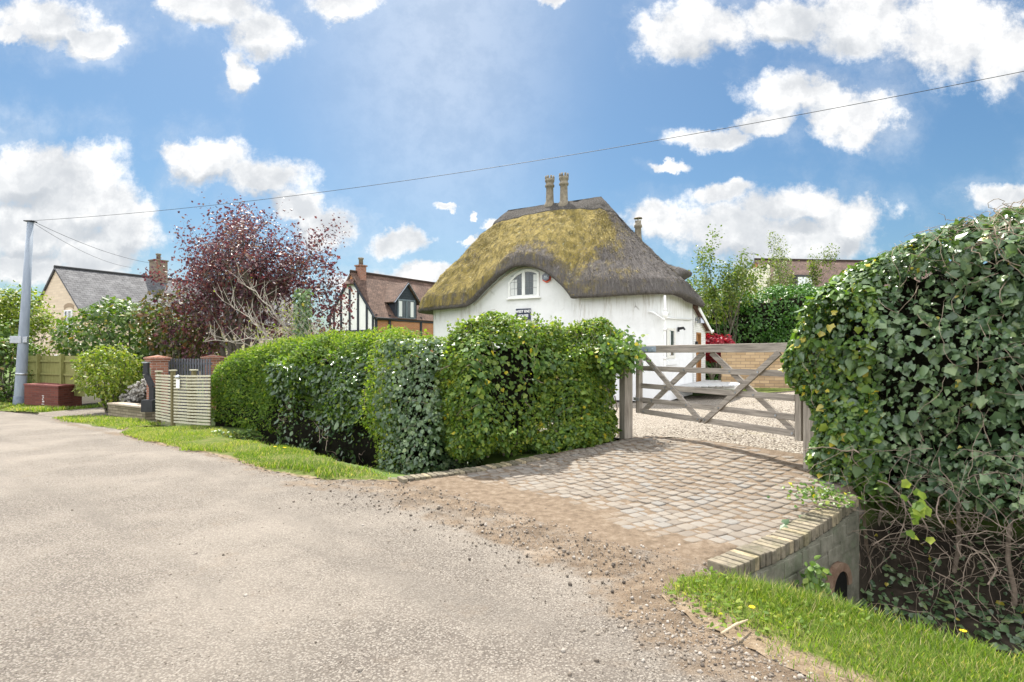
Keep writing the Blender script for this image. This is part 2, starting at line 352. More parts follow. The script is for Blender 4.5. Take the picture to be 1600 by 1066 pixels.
def axis(lo, hi, flo, fhi, fine):
    mid = list(np.arange(flo, fhi, fine)); a = []; s = fine; v = flo
    while v > lo: s *= 1.35; v -= s; a.append(v)
    b = []; s = fine; v = mid[-1]
    while v < hi: s *= 1.35; v += s; b.append(v)
    return np.array(a[::-1] + mid + b)
def gridmesh(name, xs, ys, zf, mat):
    X, Y = np.meshgrid(xs, ys); n, m = X.shape; V = np.stack([X.ravel(), Y.ravel(), zf(X.ravel(), Y.ravel())], 1)
    i = np.arange(n * m).reshape(n, m); Fc = np.stack([i[:-1, :-1], i[:-1, 1:], i[1:, 1:], i[1:, :-1]], -1).reshape(-1, 4)
    return np_mesh(name, V, Fc.ravel(), np.full(len(Fc), 4), mat, smooth=True)
def ground_z(x, y):
    q = np.stack([x, y, x * 0], 1)
    return gz(x, y) - 0.035 + 0.015 * nz(q, 6, 3) * ss(0.02, 0.2, ditch_c(x, y)) + 0.05 * nz(q, 3, 5) * ss(0.1, 0.5, ditch_c(x, y))
GROUND = gridmesh('ground', axis(-900, 900, -9, 8, 0.1), axis(-600, 1200, 1.5, 14, 0.1), ground_z, None)
m, nt, b = NM('ground_mix'); p = geopos(nt)
n = noise(nt, p, 2.5, 8, 0.7); zc = nd(nt, 'ShaderNodeSeparateXYZ', {0: p}).outputs[2]
col = ramp(nt, n, [(0.3, (0.05, 0.085, 0.016)), (0.6, (0.08, 0.125, 0.022)), (0.8, (0.14, 0.13, 0.05))])
soil = ramp(nt, noise(nt, p, 7, 6), [(0.3, (0.018, 0.014, 0.010)), (0.7, (0.05, 0.039, 0.027))])
setin(nt, b, 'Base Color', mixc(nt, sstep(nt, zc, -0.12, -0.3), col, soil)); setin(nt, b, 'Normal', bump(nt, n, 0.7, 0.03)); setin(nt, b, 'Roughness', 0.95)
GROUND.data.materials.append(m); tag(GROUND, kind='structure')

def in_poly(px, py, poly):
    poly = np.asarray(poly); ins = np.zeros(len(px), bool); j = len(poly) - 1
    for i in range(len(poly)):
        xi, yi = poly[i]; xj, yj = poly[j]
        c = ((yi > py) != (yj > py)) & (px < (xj - xi) * (py - yi) / (yj - yi + 1e-12) + xi); ins ^= c; j = i
    return ins
def rough_edge(poly, step=0.12, amp=0.04, seed=1):
    out = []; r = np.random.default_rng(seed)
    for i in range(len(poly)):
        a = np.array(poly[i], float); b2 = np.array(poly[(i + 1) % len(poly)], float); L = np.linalg.norm(b2 - a); k = max(1, int(L / step))
        t = (b2 - a) / max(L, 1e-6); nn = np.array([-t[1], t[0]])
        for q in range(k):
            p_ = a + (b2 - a) * q / k; o = nz(np.array([[p_[0], p_[1], 0]]), 4.5, seed, 2)[0] * amp + r.normal(0, amp * 0.25)
            out.append(tuple(p_ + nn * o))
    return out
def sheet(name, poly, res, zoff, mat, attrs=None, edge=0.03, seed=1, label=None, dome=0.0, step=0.12):
    bp = rough_edge(poly, step, edge, seed) if edge else [tuple(p_) for p_ in poly]
    A = np.array(bp); lo, hi = A.min(0), A.max(0)
    gx, gy = np.meshgrid(np.arange(lo[0], hi[0], res), np.arange(lo[1], hi[1], res)); gx = gx.ravel() + RNG.uniform(-.2, .2, gx.size) * res; gy = gy.ravel() + RNG.uniform(-.2, .2, gy.size) * res
    k = in_poly(gx, gy, bp); gx, gy = gx[k], gy[k]
    vs = [Vector(p_) for p_ in bp] + [Vector((x, y)) for x, y in zip(gx, gy)]; n = len(bp)
    rv, re, rf, _, _, _ = delaunay_2d_cdt(vs, [(i, (i + 1) % n) for i in range(n)], [list(range(n))], 1, 1e-5)
    V = np.array([(v.x, v.y) for v in rv]); z = gz(V[:, 0], V[:, 1]) + (zoff(V[:, 0], V[:, 1]) if callable(zoff) else zoff)
    if dome:
        dmin = np.min(np.linalg.norm(V[:, None] - A[None, ::2], axis=2), axis=1); q = np.c_[V, V[:, :1] * 0]
        z = z + dome * ss(0, 0.45, dmin) * (1 + 0.5 * nz(q, 7, seed + 3)) - 0.012 * (dmin < 0.01)
    at = {kk: f(V[:, 0], V[:, 1]) for kk, f in (attrs or {}).items()}
    ff = [list(f) for f in rf]
    def area(f): a_, b_, c_ = V[f[0]], V[f[1]], V[f[2]]; return (b_[0]-a_[0])*(c_[1]-a_[1])-(b_[1]-a_[1])*(c_[0]-a_[0])
    ff = [f if area(f) > 0 else f[::-1] for f in ff]
    o = np_mesh(name, np.c_[V, z], np.concatenate([np.array(f) for f in ff]), np.array([len(f) for f in ff]), mat, None, at, smooth=True)
    return tag(o, label, kind='structure')

# lane surface: worn pale tarmac, dirt swept over it at the drive mouth and along the verges
m, nt, b = NM('worn_tarmac', 0.9, 0.25); p = geopos(nt)
big = noise(nt, p, 0.7, 6, 0.6); mid = noise(nt, p, 5, 6, 0.7); fine = noise(nt, p, 62, 5, 0.75)
vc = voro(nt, p, 75, out=1); vd = voro(nt, p, 75)
vcs = nd(nt, 'ShaderNodeSeparateColor', {0: vc}).outputs[0]
col = ramp(nt, vcs, [(0.0, (0.20, 0.172, 0.145)), (0.35, (0.285, 0.25, 0.212)), (0.8, (0.335, 0.30, 0.258)), (1.0, (0.39, 0.355, 0.31))])
col = mixc(nt, sstep(nt, vd, 0.42, 0.62), col, (0.15, 0.128, 0.108))
col = mixc(nt, math_(nt, 'MULTIPLY', sstep(nt, fine, 0.50, 0.64), 0.9), col, (0.115, 0.10, 0.088))
col = mixc(nt, math_(nt, 'MULTIPLY', sstep(nt, mid, 0.45, 0.7), 0.30), col, (0.19, 0.165, 0.14))
col = mixc(nt, math_(nt, 'MULTIPLY', sstep(nt, big, 0.38, 0.66), 0.45), col, (0.37, 0.325, 0.275))
dn = noise(nt, p, 3.2, 8, 0.7); dm = math_(nt, 'ADD', attr(nt, 'dirt'), math_(nt, 'MULTIPLY', math_(nt, 'SUBTRACT', dn, 0.5), 1.5))
dirtc = ramp(nt, noise(nt, p, 11, 7, 0.75), [(0.28, (0.12, 0.082, 0.052)), (0.5, (0.225, 0.165, 0.112)), (0.72, (0.34, 0.27, 0.20))])
dirtc = mixc(nt, math_(nt, 'MULTIPLY', sstep(nt, noise(nt, p, 2.7, 8, 0.72), 0.42, 0.66), 0.75), dirtc, (0.105, 0.075, 0.05))
pal = noise(nt, p, 1.7, 6, 0.7); dirtc = mixc(nt, math_(nt, 'MULTIPLY', sstep(nt, pal, 0.54, 0.66), 0.7), dirtc, (0.36, 0.30, 0.24))
col = mixc(nt, sstep(nt, dm, 0.34, 0.74), col, dirtc)
crk = voro(nt, vmath(nt, 'ADD', p, vscale(nt, noise(nt, p, 1.5, 4, 0.6, True), (1.2, 1.2, 0))), 0.42, 'DISTANCE_TO_EDGE')
ck = math_(nt, 'MULTIPLY', sstep(nt, crk, 0.016, 0.004), sstep(nt, noise(nt, p, 0.5, 3), 0.52, 0.62))
rv = nd(nt, 'ShaderNodeVectorRotate', {'Vector': p, 'Angle': math.atan2(0.626, -0.78) * -1.0}, rotation_type='Z_AXIS').outputs[0]
trk = noise(nt, vscale(nt, rv, (0.10, 0.9, 0)), 1.6, 5, 0.6); col = mixc(nt, math_(nt, 'MULTIPLY', sstep(nt, trk, 0.50, 0.68), 0.42), col, (0.165, 0.145, 0.125))
stn = noise(nt, p, 1.9, 7, 0.72); col = mixc(nt, math_(nt, 'MULTIPLY', sstep(nt, stn, 0.56, 0.72), 0.35), col, (0.25, 0.195, 0.145))
col = mixc(nt, 1.0, col, (0.765, 0.765, 0.76), 'MULTIPLY')
setin(nt, b, 'Base Color', col)
hh = math_(nt, 'ADD', math_(nt, 'MULTIPLY', vd, -0.7), math_(nt, 'ADD', math_(nt, 'MULTIPLY', fine, 0.8), math_(nt, 'MULTIPLY', mid, 0.8)))
setin(nt, b, 'Normal', bump(nt, hh, 1.0, 0.014)); ROADM = m
def sd_seg(x, y, a, b2):
    a, b2 = np.array(a), np.array(b2); pa = np.stack([x, y], 1) - a; ba = b2 - a; t = np.clip(pa @ ba / (ba @ ba), 0, 1); return np.linalg.norm(pa - t[:, None] * ba, axis=1)
ROADEDGE = [(2.9, 0.3), (1.95, 2.2), (1.52, 2.75), (1.12, 3.35), (0.98, 3.72)]
VERGE_EDGE = [(-1.4, 7.12), (-2.4, 7.15), (-3.4, 7.75), (-4.45, 8.85), (-6.6, 10.6), (-9.4, 13.1), (-13.2, 16.4)]
def road_dirt(x, y):
    d1 = np.min([sd_seg(x, y, ROADEDGE[i], ROADEDGE[i + 1]) for i in range(len(ROADEDGE) - 1)], 0)
    d2 = np.min([sd_seg(x, y, VERGE_EDGE[i], VERGE_EDGE[i + 1]) for i in range(len(VERGE_EDGE) - 1)], 0)
    d3 = sd_seg(x, y, (-1.4, 6.9), (0.0, 5.3)); d4 = sd_seg(x, y, (0.0, 5.3), (1.4, 3.95))
    d5 = sd_seg(x, y, (0.2, 4.7), (1.1, 3.8)); d6 = sd_seg(x, y, (-2.6, 7.0), (-1.5, 6.7))
    return np.max([0.80 * ss(1.0, 0.0, d1), 0.62 * ss(0.35, 0, d2), 0.74 * ss(1.0, 0.05, d3), 0.76 * ss(0.95, 0.1, d4), 0.75 * ss(0.45, 0.05, d5), 0.6 * ss(0.6, 0, d6)], 0)
road_poly = [(3.2, 0.4), (2.2, 2.4), (1.75, 2.95), (1.35, 3.5), (1.2, 3.8), (1.35, 4.05), (1.55, 4.3), (0.9, 5.6), (-1.2, 7.3), (-2.3, 7.5), (-3.2, 8.25), (-4.2, 9.4), (-6.3, 11.1), (-9.0, 13.5), (-13.1, 16.8),
             (-14.6, 17.6), (-17.3, 19.0), (-22, 20.0), (-34, 21.5), (-60, 24), (-60, 9), (-20, 7), (-9, 3), (-5, -3), (0, -6), (6, -6)]
sheet('road', road_poly, 0.16, 0.0, ROADM, {'dirt': road_dirt}, edge=0.025, seed=2)

# drive: granite setts, each one bevelled, dirt between and over them at the mouth
m, nt, b = NM('granite_setts', 0.85, 0.3); p = geopos(nt); r = attr(nt, 'rnd')
col = ramp(nt, r, [(0.0, (0.25, 0.21, 0.172)), (0.4, (0.305, 0.262, 0.215)), (0.75, (0.345, 0.30, 0.25)), (1.0, (0.30, 0.28, 0.255))])
n1 = noise(nt, p, 28, 5, 0.7); col = mixc(nt, math_(nt, 'MULTIPLY', n1, 0.6), col, mixc(nt, 1.0, col, (0.5, 0.48, 0.45), 'MULTIPLY'))
dm = math_(nt, 'ADD', attr(nt, 'dirt'), math_(nt, 'MULTIPLY', math_(nt, 'SUBTRACT', noise(nt, p, 4, 8, 0.7), 0.5), 1.3))
dirtc2 = ramp(nt, noise(nt, p, 14, 7, 0.75), [(0.28, (0.13, 0.09, 0.058)), (0.5, (0.235, 0.175, 0.12)), (0.72, (0.34, 0.275, 0.21))])
setin(nt, b, 'Base Color', mixc(nt, 1.0, mixc(nt, sstep(nt, dm, 0.4, 0.75), col, dirtc2), (0.68, 0.685, 0.69), 'MULTIPLY'))
setin(nt, b, 'Normal', bump(nt, math_(nt, 'ADD', n1, noise(nt, p, 90, 2)), 0.6, 0.008)); SETT = m
GL = np.array([2.13, 9.40]); GR = np.array([3.36, 6.72])
def drive_dirt(x, y):
    t = (x - L0[0]) * ED[0] + (y - L0[1]) * ED[1]; dL = -((x - L0[0]) * LN[0] + (y - L0[1]) * LN[1])
    mouth = sd_seg(x, y, (-1.3, 6.9), (0.2, 5.4)); mouth2 = sd_seg(x, y, (0.2, 5.2), (1.55, 4.2)); g = sd_seg(x, y, GL, GR)
    return np.max([0.97 * ss(1.5, 0.3, mouth), 0.95 * ss(0.95, 0.2, mouth2), 0.62 * ss(0.5, 0.0, g), 0.45 * ss(0.5, 0, dL), 0.33 + 0 * x], 0)
drive_poly = [(-1.46, 7.22), (2.05, 9.34), (3.75, 6.85), (3.75, 6.0), (3.42, 5.72), (1.52, 4.22), (0.72, 4.75), (-0.3, 5.9), (-1.2, 6.85)]
dirtbed, nt, b = NM('trodden_dirt', 0.95, 0.15); p = geopos(nt)
setin(nt, b, 'Base Color', ramp(nt, noise(nt, p, 12, 8, 0.75), [(0.28, (0.075, 0.055, 0.037)), (0.5, (0.145, 0.108, 0.076)), (0.75, (0.24, 0.195, 0.148))]))
setin(nt, b, 'Normal', bump(nt, noise(nt, p, 30, 5, 0.7), 0.9, 0.015))
sheet('driveway', drive_poly, 0.12, lambda x, y: 0.018 - 0.026 * ss(.30, .0, np.minimum(sd_seg(x, y, (-1.2, 6.85), (-.3, 5.9)), np.minimum(sd_seg(x, y, (-.3, 5.9), (.72, 4.75)), sd_seg(x, y, (.72, 4.75), (1.52, 4.22))))), dirtbed, None, edge=0.03, seed=5)
def setts():
    bm_v = []; bm_f = []; rn = []; dirt = []
    PN = np.array([ED[1], -ED[0]])                                   # across the drive, towards the right-hand wall
    j = 0; rj = np.random.default_rng(5); vpos = -0.1
    bnd = np.array([(-1.5, 7.15), (2.2, 9.40), (3.70, 6.50), (3.62, 5.92), (1.72, 4.36), (0.9, 4.75), (-0.4, 5.9), (-1.3, 6.8)])
    while vpos < 4.2:
        wv = 0.118 + rj.random() * 0.028; s = -1.0 + rj.random() * 0.2; sk = rj.normal(0, 0.01)
        while s < 6:
            ln = 0.105 + rj.random() * 0.065
            c = L0 + ED * (s + ln / 2) + PN * (vpos + wv / 2 + sk * (s - 2))
            if in_poly(np.array([c[0]]), np.array([c[1]]), bnd)[0]:
                hx, hy = ln / 2 - 0.004, wv / 2 - 0.004; an = rj.normal(0, 0.025); top = rj.normal(0.0, 0.0028); tx, ty = rj.normal(0, 0.022, 2)
                z0 = gz1(c[0], c[1]); dd = drive_dirt(np.array([c[0]]), np.array([c[1]]))[0]
                if not (dd > 0.88 or (dd > 0.6 and rj.random() < (dd - 0.55) * 2.2)):
                    top -= 0.014 * dd
                    n0 = len(bm_v)
                    for (k, hz) in ((1.0, 0.0), (1.0, 0.021), (0.92, 0.027), (0.5, 0.0285)):
                        for (qx, qy) in ((-1, -1), (0, -1.05), (1, -1), (1.04, 0), (1, 1), (0, 1.05), (-1, 1), (-1.04, 0)):
                            cut = 0.965 if abs(qx) == 1 and abs(qy) == 1 else 1.0
                            lx, ly = qx * hx * k * cut + rj.normal(0, .0025), qy * hy * k * cut + rj.normal(0, .0025)
                            wx = c[0] + ED[0] * lx + PN[0] * ly + an * ly * .3; wy = c[1] + ED[1] * lx + PN[1] * ly
                            bm_v.append((wx, wy, z0 + hz + top + lx * tx + ly * ty + (0 if hz else -0.01)))
                    for q in range(3):
                        for k in range(8): bm_f.append((n0 + q * 8 + k, n0 + q * 8 + (k + 1) % 8, n0 + (q + 1) * 8 + (k + 1) % 8, n0 + (q + 1) * 8 + k))
                    bm_f.append(tuple(n0 + 24 + k for k in range(8))); rn += [rj.random()] * 32; dirt += [dd] * 32
            s += ln
        vpos += wv
    V = np.array(bm_v); cnt = np.array([len(f) for f in bm_f])
    # winding: ED x PN points down, so flip
    flat = np.concatenate([np.array(f[::-1]) for f in bm_f])
    o = np_mesh('cobbles', V, flat, cnt, SETT, None, {'rnd': np.array(rn), 'dirt': np.array(dirt)}, smooth=False)
    return tag(o, kind='structure')
setts()

# yard: pale gravel beyond the gate with mossy patches
m, nt, b = NM('pale_gravel', 0.9, 0.25); p = geopos(nt)
vc = nd(nt, 'ShaderNodeSeparateColor', {0: voro(nt, p, 38, out=1)}).outputs[0]; vd = voro(nt, p, 38)
col = ramp(nt, vc, [(0, (0.20, 0.16, 0.12)), (0.4, (0.36, 0.31, 0.25)), (0.8, (0.46, 0.41, 0.34)), (1, (0.58, 0.53, 0.46))])
col = mixc(nt, sstep(nt, vd, 0.45, 0.7), col, (0.12, 0.095, 0.07))
ms = math_(nt, 'ADD', attr(nt, 'moss'), math_(nt, 'MULTIPLY', math_(nt, 'SUBTRACT', noise(nt, p, 3, 7, 0.7), 0.5), 1.2))
col = mixc(nt, math_(nt, 'MULTIPLY', sstep(nt, ms, 0.4, 0.7), 0.75), col, ramp(nt, noise(nt, p, 20, 4), [(0.3, (0.12, 0.115, 0.025)), (0.7, (0.30, 0.26, 0.09))]))
col = mixc(nt, 1.0, col, (0.78, 0.79, 0.80), 'MULTIPLY'); setin(nt, b, 'Base Color', col); setin(nt, b, 'Normal', bump(nt, math_(nt, 'MULTIPLY', vd, -1.0), 1.0, 0.02)); GRAVEL = m
def yard_moss(x, y):
    g = sd_seg(x, y, GL + np.array([1.2, 0]), GR + np.array([.9, .6])); q = np.stack([x, y, x * 0], 1)
    return np.maximum(0.42 * ss(0.8, 0.1, g), 0.30 * ss(0.4, 1.2, nz(q, 1.3, 9)) + 0.5 * ss(.6, .1, sd_seg(x, y, (5.2, 14.8), (9, 17))))
yard_poly = [(1.9, 9.3), (2.5, 9.0), (3.5, 6.75), (4.5, 7.4), (7.5, 9.6), (12.5, 15), (13.0, 21.4), (8.4, 22.1), (7.0, 21.5), (4.0, 20.5), (-1.5, 21.6), (-3.5, 19.2)]
yard_poly = [tuple(p_) for p_ in yard_poly]
sheet('gravel_yard', yard_poly, 0.25, 0.006, GRAVEL, {'moss': yard_moss}, edge=0.03, seed=6)

# verges
VL = [(-1.38, 7.14), (-2.4, 7.15), (-3.4, 7.75), (-4.45, 8.85), (-6.6, 10.6), (-8.55, 12.35), (-9.15, 13.65), (-6.9, 13.1), (-5.15, 11.3), (-4.15, 10.15), (-3.3, 9.3), (-2.35, 8.15)]
VL2 = [(-9.0, 13.15), (-11.0, 14.75), (-13.35, 16.6), (-12.4, 17.2), (-10.6, 16.0), (-9.5, 14.9), (-8.7, 14.2), (-9.45, 13.75)]
VL3 = [(-15.2, 18.4), (-17.3, 19.1), (-22, 20.1), (-34, 21.6), (-34, 24), (-22, 22.5), (-17, 21.3), (-14.2, 20.2)]
VR = [(2.95, 0.3), (1.95, 2.2), (1.5, 2.75), (1.1, 3.35), (0.98, 3.75), (1.3, 4.10), (1.58, 4.10), (1.72, 3.93), (2.0, 3.57), (2.25, 3.27), (2.8, 2.84), (4.3, 1.6), (4.6, 0.3)]
for nm, pl, sdn in (('grass_verge', VL, 11), ('grass_verge', VL2, 12), ('grass_verge', VL3, 13), ('grass_verge', VR, 14)):
    sheet(nm, pl, 0.10 if sdn in (11, 14) else 0.3, 0.006, TURF, {'worn': (lambda x, y: ss(.40, .0, np.min([sd_seg(x, y, ROADEDGE[i], ROADEDGE[i + 1]) for i in range(4)], 0)) * .9) if sdn == 14 else (lambda x, y: .7 * ss(.22, 0, np.min([sd_seg(x, y, VERGE_EDGE[i], VERGE_EDGE[i + 1]) for i in range(6)], 0)))}, edge=0.05 if sdn != 13 else 0.1, seed=sdn, dome=0.03)
sheet('footpath', [(-8.4, 12.55), (-9.0, 13.15), (-9.45, 13.75), (-9.15, 13.7)], 0.2, 0.004, dirtbed, edge=0.02, seed=15)
sheet('lane_entrance', [(-13.2, 16.6), (-14.7, 17.7), (-15.3, 18.4), (-14.2, 20.2), (-13.2, 21.5), (-11.3, 21), (-12.0, 18.6), (-12.3, 17.2)], 0.4, 0.006, ROADM, {'dirt': lambda x, y: 0.35 + 0 * x}, edge=0.05, seed=16)
LAWN = sheet('lawn', [(8.45, 22.15), (12.6, 21.8), (13.5, 34), (9.5, 34), (7.3, 24)], 0.8, 0.012, TURF, edge=0.05, seed=17)

# ------------------------------------------------------------------ thatched cottage
m, nt, b = NM('limewashed_wall', 0.85, 0.25); p = objpos(nt); s = nd(nt, 'ShaderNodeSeparateXYZ', {0: p}).outputs
streak = noise(nt, vscale(nt, p, (4.5, 4.5, 0.55)), 1.6, 8, 0.72)
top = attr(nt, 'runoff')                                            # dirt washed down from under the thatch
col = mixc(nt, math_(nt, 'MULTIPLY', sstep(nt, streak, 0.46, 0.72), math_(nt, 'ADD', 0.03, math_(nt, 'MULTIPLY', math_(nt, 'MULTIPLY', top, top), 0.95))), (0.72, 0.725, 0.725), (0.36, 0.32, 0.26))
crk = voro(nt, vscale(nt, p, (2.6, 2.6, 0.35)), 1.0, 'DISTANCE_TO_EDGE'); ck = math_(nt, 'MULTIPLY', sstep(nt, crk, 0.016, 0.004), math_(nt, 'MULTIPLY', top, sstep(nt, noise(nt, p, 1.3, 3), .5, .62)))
col = mixc(nt, ck, col, (0.28, 0.26, 0.24)); col = mixc(nt, math_(nt, 'MULTIPLY', sstep(nt, noise(nt, p, 1.2, 8, .68), .45, .75), .5), col, (0.54, 0.545, 0.54))
setin(nt, b, 'Base Color', col); setin(nt, b, 'Normal', bump(nt, math_(nt, 'ADD', noise(nt, p, 3, 5), math_(nt, 'MULTIPLY', noise(nt, p, 40, 3), .15)), .5, .03)); LIME = m
WHITE = simple('white_paint', (0.72, 0.72, 0.70), (0.82, 0.82, 0.80), 10, 0.5, 0.4, 0.1, 0.003)
CREAM = simple('cream_paint', (0.66, 0.65, 0.60), (0.76, 0.75, 0.70), 10, 0.5, 0.4, 0.1, 0.003)
LEAD = simple('lead_came', (0.10, 0.11, 0.12), (0.18, 0.19, 0.2), 20, 0.5, 0.4, 0.0)
CURT = simple('net_curtain', (0.55, 0.56, 0.55), (0.72, 0.73, 0.72), 5, 0.9, 0.1, 0.4, 0.02, (6, 1, .3))
OAK = wood_mat('oiled_oak', (0.20, 0.09, 0.03), (0.36, 0.18, 0.07), (0.48, 0.27, 0.11), axis=2)
POT = simple('buff_clay_pot', (0.13, 0.11, 0.085), (0.27, 0.235, 0.18), 7, 0.9, 0.2, 0.5, 0.01)
m, nt, b = NM('window_glass', 0.04, 0.5); b.inputs['Base Color'].default_value = (0.03, 0.045, 0.05, 1); b.inputs['IOR'].default_value = 1.5
setin(nt, b, 'Normal', bump(nt, noise(nt, objpos(nt), 5, 2), 0.06, 0.02)); GLASS = m

CO = Vector((4.8, 18.0, 0.42)); CANG = math.atan2(0.5, -0.866)       # local x runs left along the front wall, local -y runs to the back
cot = empty('thatched_cottage', CO, CANG, 'white limewashed cottage under a mossy thatched roof with an eyebrow window', 'cottage')
G0 = CO.z
def zl(z): return z - G0
CL_, CD = 9.3, 4.2
def eyebrow(s):                                                     # how far the eave lifts over the bedroom window
    s = np.asarray(s, float); x = np.where(s < 5.0, (5.0 - s) / 1.98, (s - 5.0) / 2.45)
    return np.where(s < 5.0, 1.30 * np.maximum(np.cos(np.clip(x, 0, 1) * 1.5708), 0) ** 0.80, 1.30 * np.maximum(np.cos(np.clip(x, 0, 1) * 1.5708), 0) ** 1.35)
def rounded_outline(x0, x1, y0, y1, rads, n):
    """points going round the plan: (s, t) with t = depth; rads for corners front-right, front-left, back-left, back-right"""
    pts = []; cs = [((x0, y0), rads[0], 180), ((x1, y0), rads[1], 270), ((x1, y1), rads[2], 0), ((x0, y1), rads[3], 90)]
    for (cx, cy), rr, a0 in cs:
        ox = cx + (rr if cx == x0 else -rr); oy = cy + (rr if cy == y0 else -rr)
        for i in range(13): an = R(a0 + 90 * i / 12); pts.append((ox + rr * math.cos(an), oy + rr * math.sin(an)))
    A = np.array(pts + pts[:1]); dl = np.linalg.norm(np.diff(A, axis=0), axis=1); cum = np.r_[0, np.cumsum(dl)]; t = np.linspace(0, cum[-1], n, endpoint=False)
    return np.c_[np.interp(t, cum, A[:, 0]), np.interp(t, cum, A[:, 1])], t, cum[-1]
# walls
O, t, per = rounded_outline(0, CL_, 0, CD, (0.55, 0.3, 0.3, 0.15), 320)
rows = 26; V = []; ro = []
for i in range(rows):
    f = i / (rows - 1)
    for (s_, d_) in O:
        eb = float(eyebrow(s_)) if d_ < 0.05 else 0.0; top_ = zl(3.62) + eb * .94; z = -0.35 + (top_ + 0.35) * f; bulge = 0.02 * math.sin(s_ * 2.1 + d_ * 1.7) * math.sin(z * 1.9)
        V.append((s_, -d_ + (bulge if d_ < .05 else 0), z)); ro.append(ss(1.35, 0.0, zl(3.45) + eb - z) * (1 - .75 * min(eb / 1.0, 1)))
n = len(O); i = np.arange(rows * n).reshape(rows, n); j = np.roll(i, -1, 1)
Fc = np.stack([i[:-1], i[1:], j[1:], j[:-1]], -1).reshape(-1, 4)
np_mesh('wall', np.array(V), Fc.ravel(), np.full(len(Fc), 4), LIME, cot, {'runoff': np.array(ro)}, True)
# thatch
m, nt, b = NM('mossy_thatch', 0.95, 0.15); uvn = nd(nt, 'ShaderNodeTexCoord').outputs['UV']; p = objpos(nt); mossa = attr(nt, 'moss')
wv = vmath(nt, 'ADD', uvn, vscale(nt, vmath(nt, 'SUBTRACT', noise(nt, uvn, 1.3, 4, .6, True), (.5, .5, .5)), (.35, .2, 0)))
st1 = noise(nt, vscale(nt, wv, (14, 1.6, 1)), 2.0, 6, 0.7); st2 = noise(nt, vscale(nt, wv, (50, 5, 1)), 1.5, 4, 0.7)
cl = noise(nt, p, 2.2, 7, 0.7); cl2 = noise(nt, vscale(nt, wv, (3.0, 1.3, 1)), 1.7, 6, .68)
straw = ramp(nt, st1, [(0.25, (0.055, 0.049, 0.047)), (0.5, (0.125, 0.113, 0.107)), (0.75, (0.215, 0.197, 0.185))])
straw = mixc(nt, math_(nt, 'MULTIPLY', sstep(nt, st2, .5, .7), .6), straw, (0.05, 0.043, 0.038))
straw = mixc(nt, math_(nt, 'MULTIPLY', sstep(nt, cl, .5, .8), .5), straw, (0.19, 0.165, 0.13))
mossc = ramp(nt, cl2, [(0.25, (0.07, 0.066, 0.034)), (0.40, (0.16, 0.132, 0.052)), (0.55, (0.285, 0.22, 0.07)), (0.75, (0.37, 0.305, 0.125))])
mossc = mixc(nt, math_(nt, 'MULTIPLY', sstep(nt, st2, .48, .68), .5), mossc, (0.12, 0.10, 0.03))
mm = math_(nt, 'ADD', mossa, math_(nt, 'ADD', math_(nt, 'MULTIPLY', math_(nt, 'SUBTRACT', cl2, .5), 1.3), math_(nt, 'MULTIPLY', math_(nt, 'SUBTRACT', cl, .5), 1.4)))
mfac = sstep(nt, mm, .10, .75)
col = mixc(nt, mfac, straw, mossc)
lich = voro(nt, vmath(nt, 'ADD', p, vscale(nt, noise(nt, p, 6, 3, .6, True), (.3, .3, .3))), 3.2)
col = mixc(nt, math_(nt, 'MULTIPLY', sstep(nt, lich, .17, .06), math_(nt, 'MULTIPLY', sstep(nt, mossa, .1, .3), .7)), col, (0.36, 0.36, 0.24))
setin(nt, b, 'Base Color', col)
hh = math_(nt, 'ADD', math_(nt, 'MULTIPLY', st1, 1.0), math_(nt, 'ADD', math_(nt, 'MULTIPLY', st2, .45), math_(nt, 'MULTIPLY', math_(nt, 'MULTIPLY', cl2, mfac), 1.6)))
setin(nt, b, 'Normal', bump(nt, hh, 1.0, .07)); THATCH = m
NJ = 420
O, tper, per = rounded_outline(-0.50, CL_ + 0.85, -0.48, CD + 0.45, (1.25, 1.1, 1.1, 0.9), NJ)
RID = (2.9, 6.95, 2.1)
def eave_z(s_, d_):
    z = 3.49 - 0.030 * max(s_ - 3, 0)
    fr = ss(0.35, -0.3, d_); z = z + eyebrow(s_) * fr
    rt = ss(0.3, -0.35, s_) * ss(1.9, 3.0, d_) ; return z - 0.10 * rt
prof = [(-1.0, .10, .30), (-.82, .02, .0), (-.35, -.035, .0), (0.0, 0.0, .08)]          # (marker, z offset) of the cut eave
ks = np.r_[np.linspace(0.012, .16, 10), np.linspace(.18, 1.0, 46)]
V = []; UV = []; MO = []
Oc = np.c_[np.clip(O[:, 0], RID[0], RID[1]), np.full(NJ, RID[2])]
inn, tp_, _ = rounded_outline(0.02, CL_ - .02, 0.02, CD - .02, (.53, .28, .28, .15), NJ)
inn = np.c_[np.clip(O[:, 0], .03, CL_ - .03), np.clip(O[:, 1], .03, CD - .03)]
ez = np.array([float(eave_z(a_, c_)) for a_, c_ in O])
rowsV = []
def addrow(xy, z, vv, mo): rowsV.append((xy, z, vv, mo))
addrow(inn, ez + .12, -.6, 0); addrow(inn * .45 + O * .55, ez + .0, -.35, 0); addrow(inn * .12 + O * .88, ez - .03, -.12, 0); addrow(O, ez + .05, 0, 0)
noi = np.random.default_rng(3)
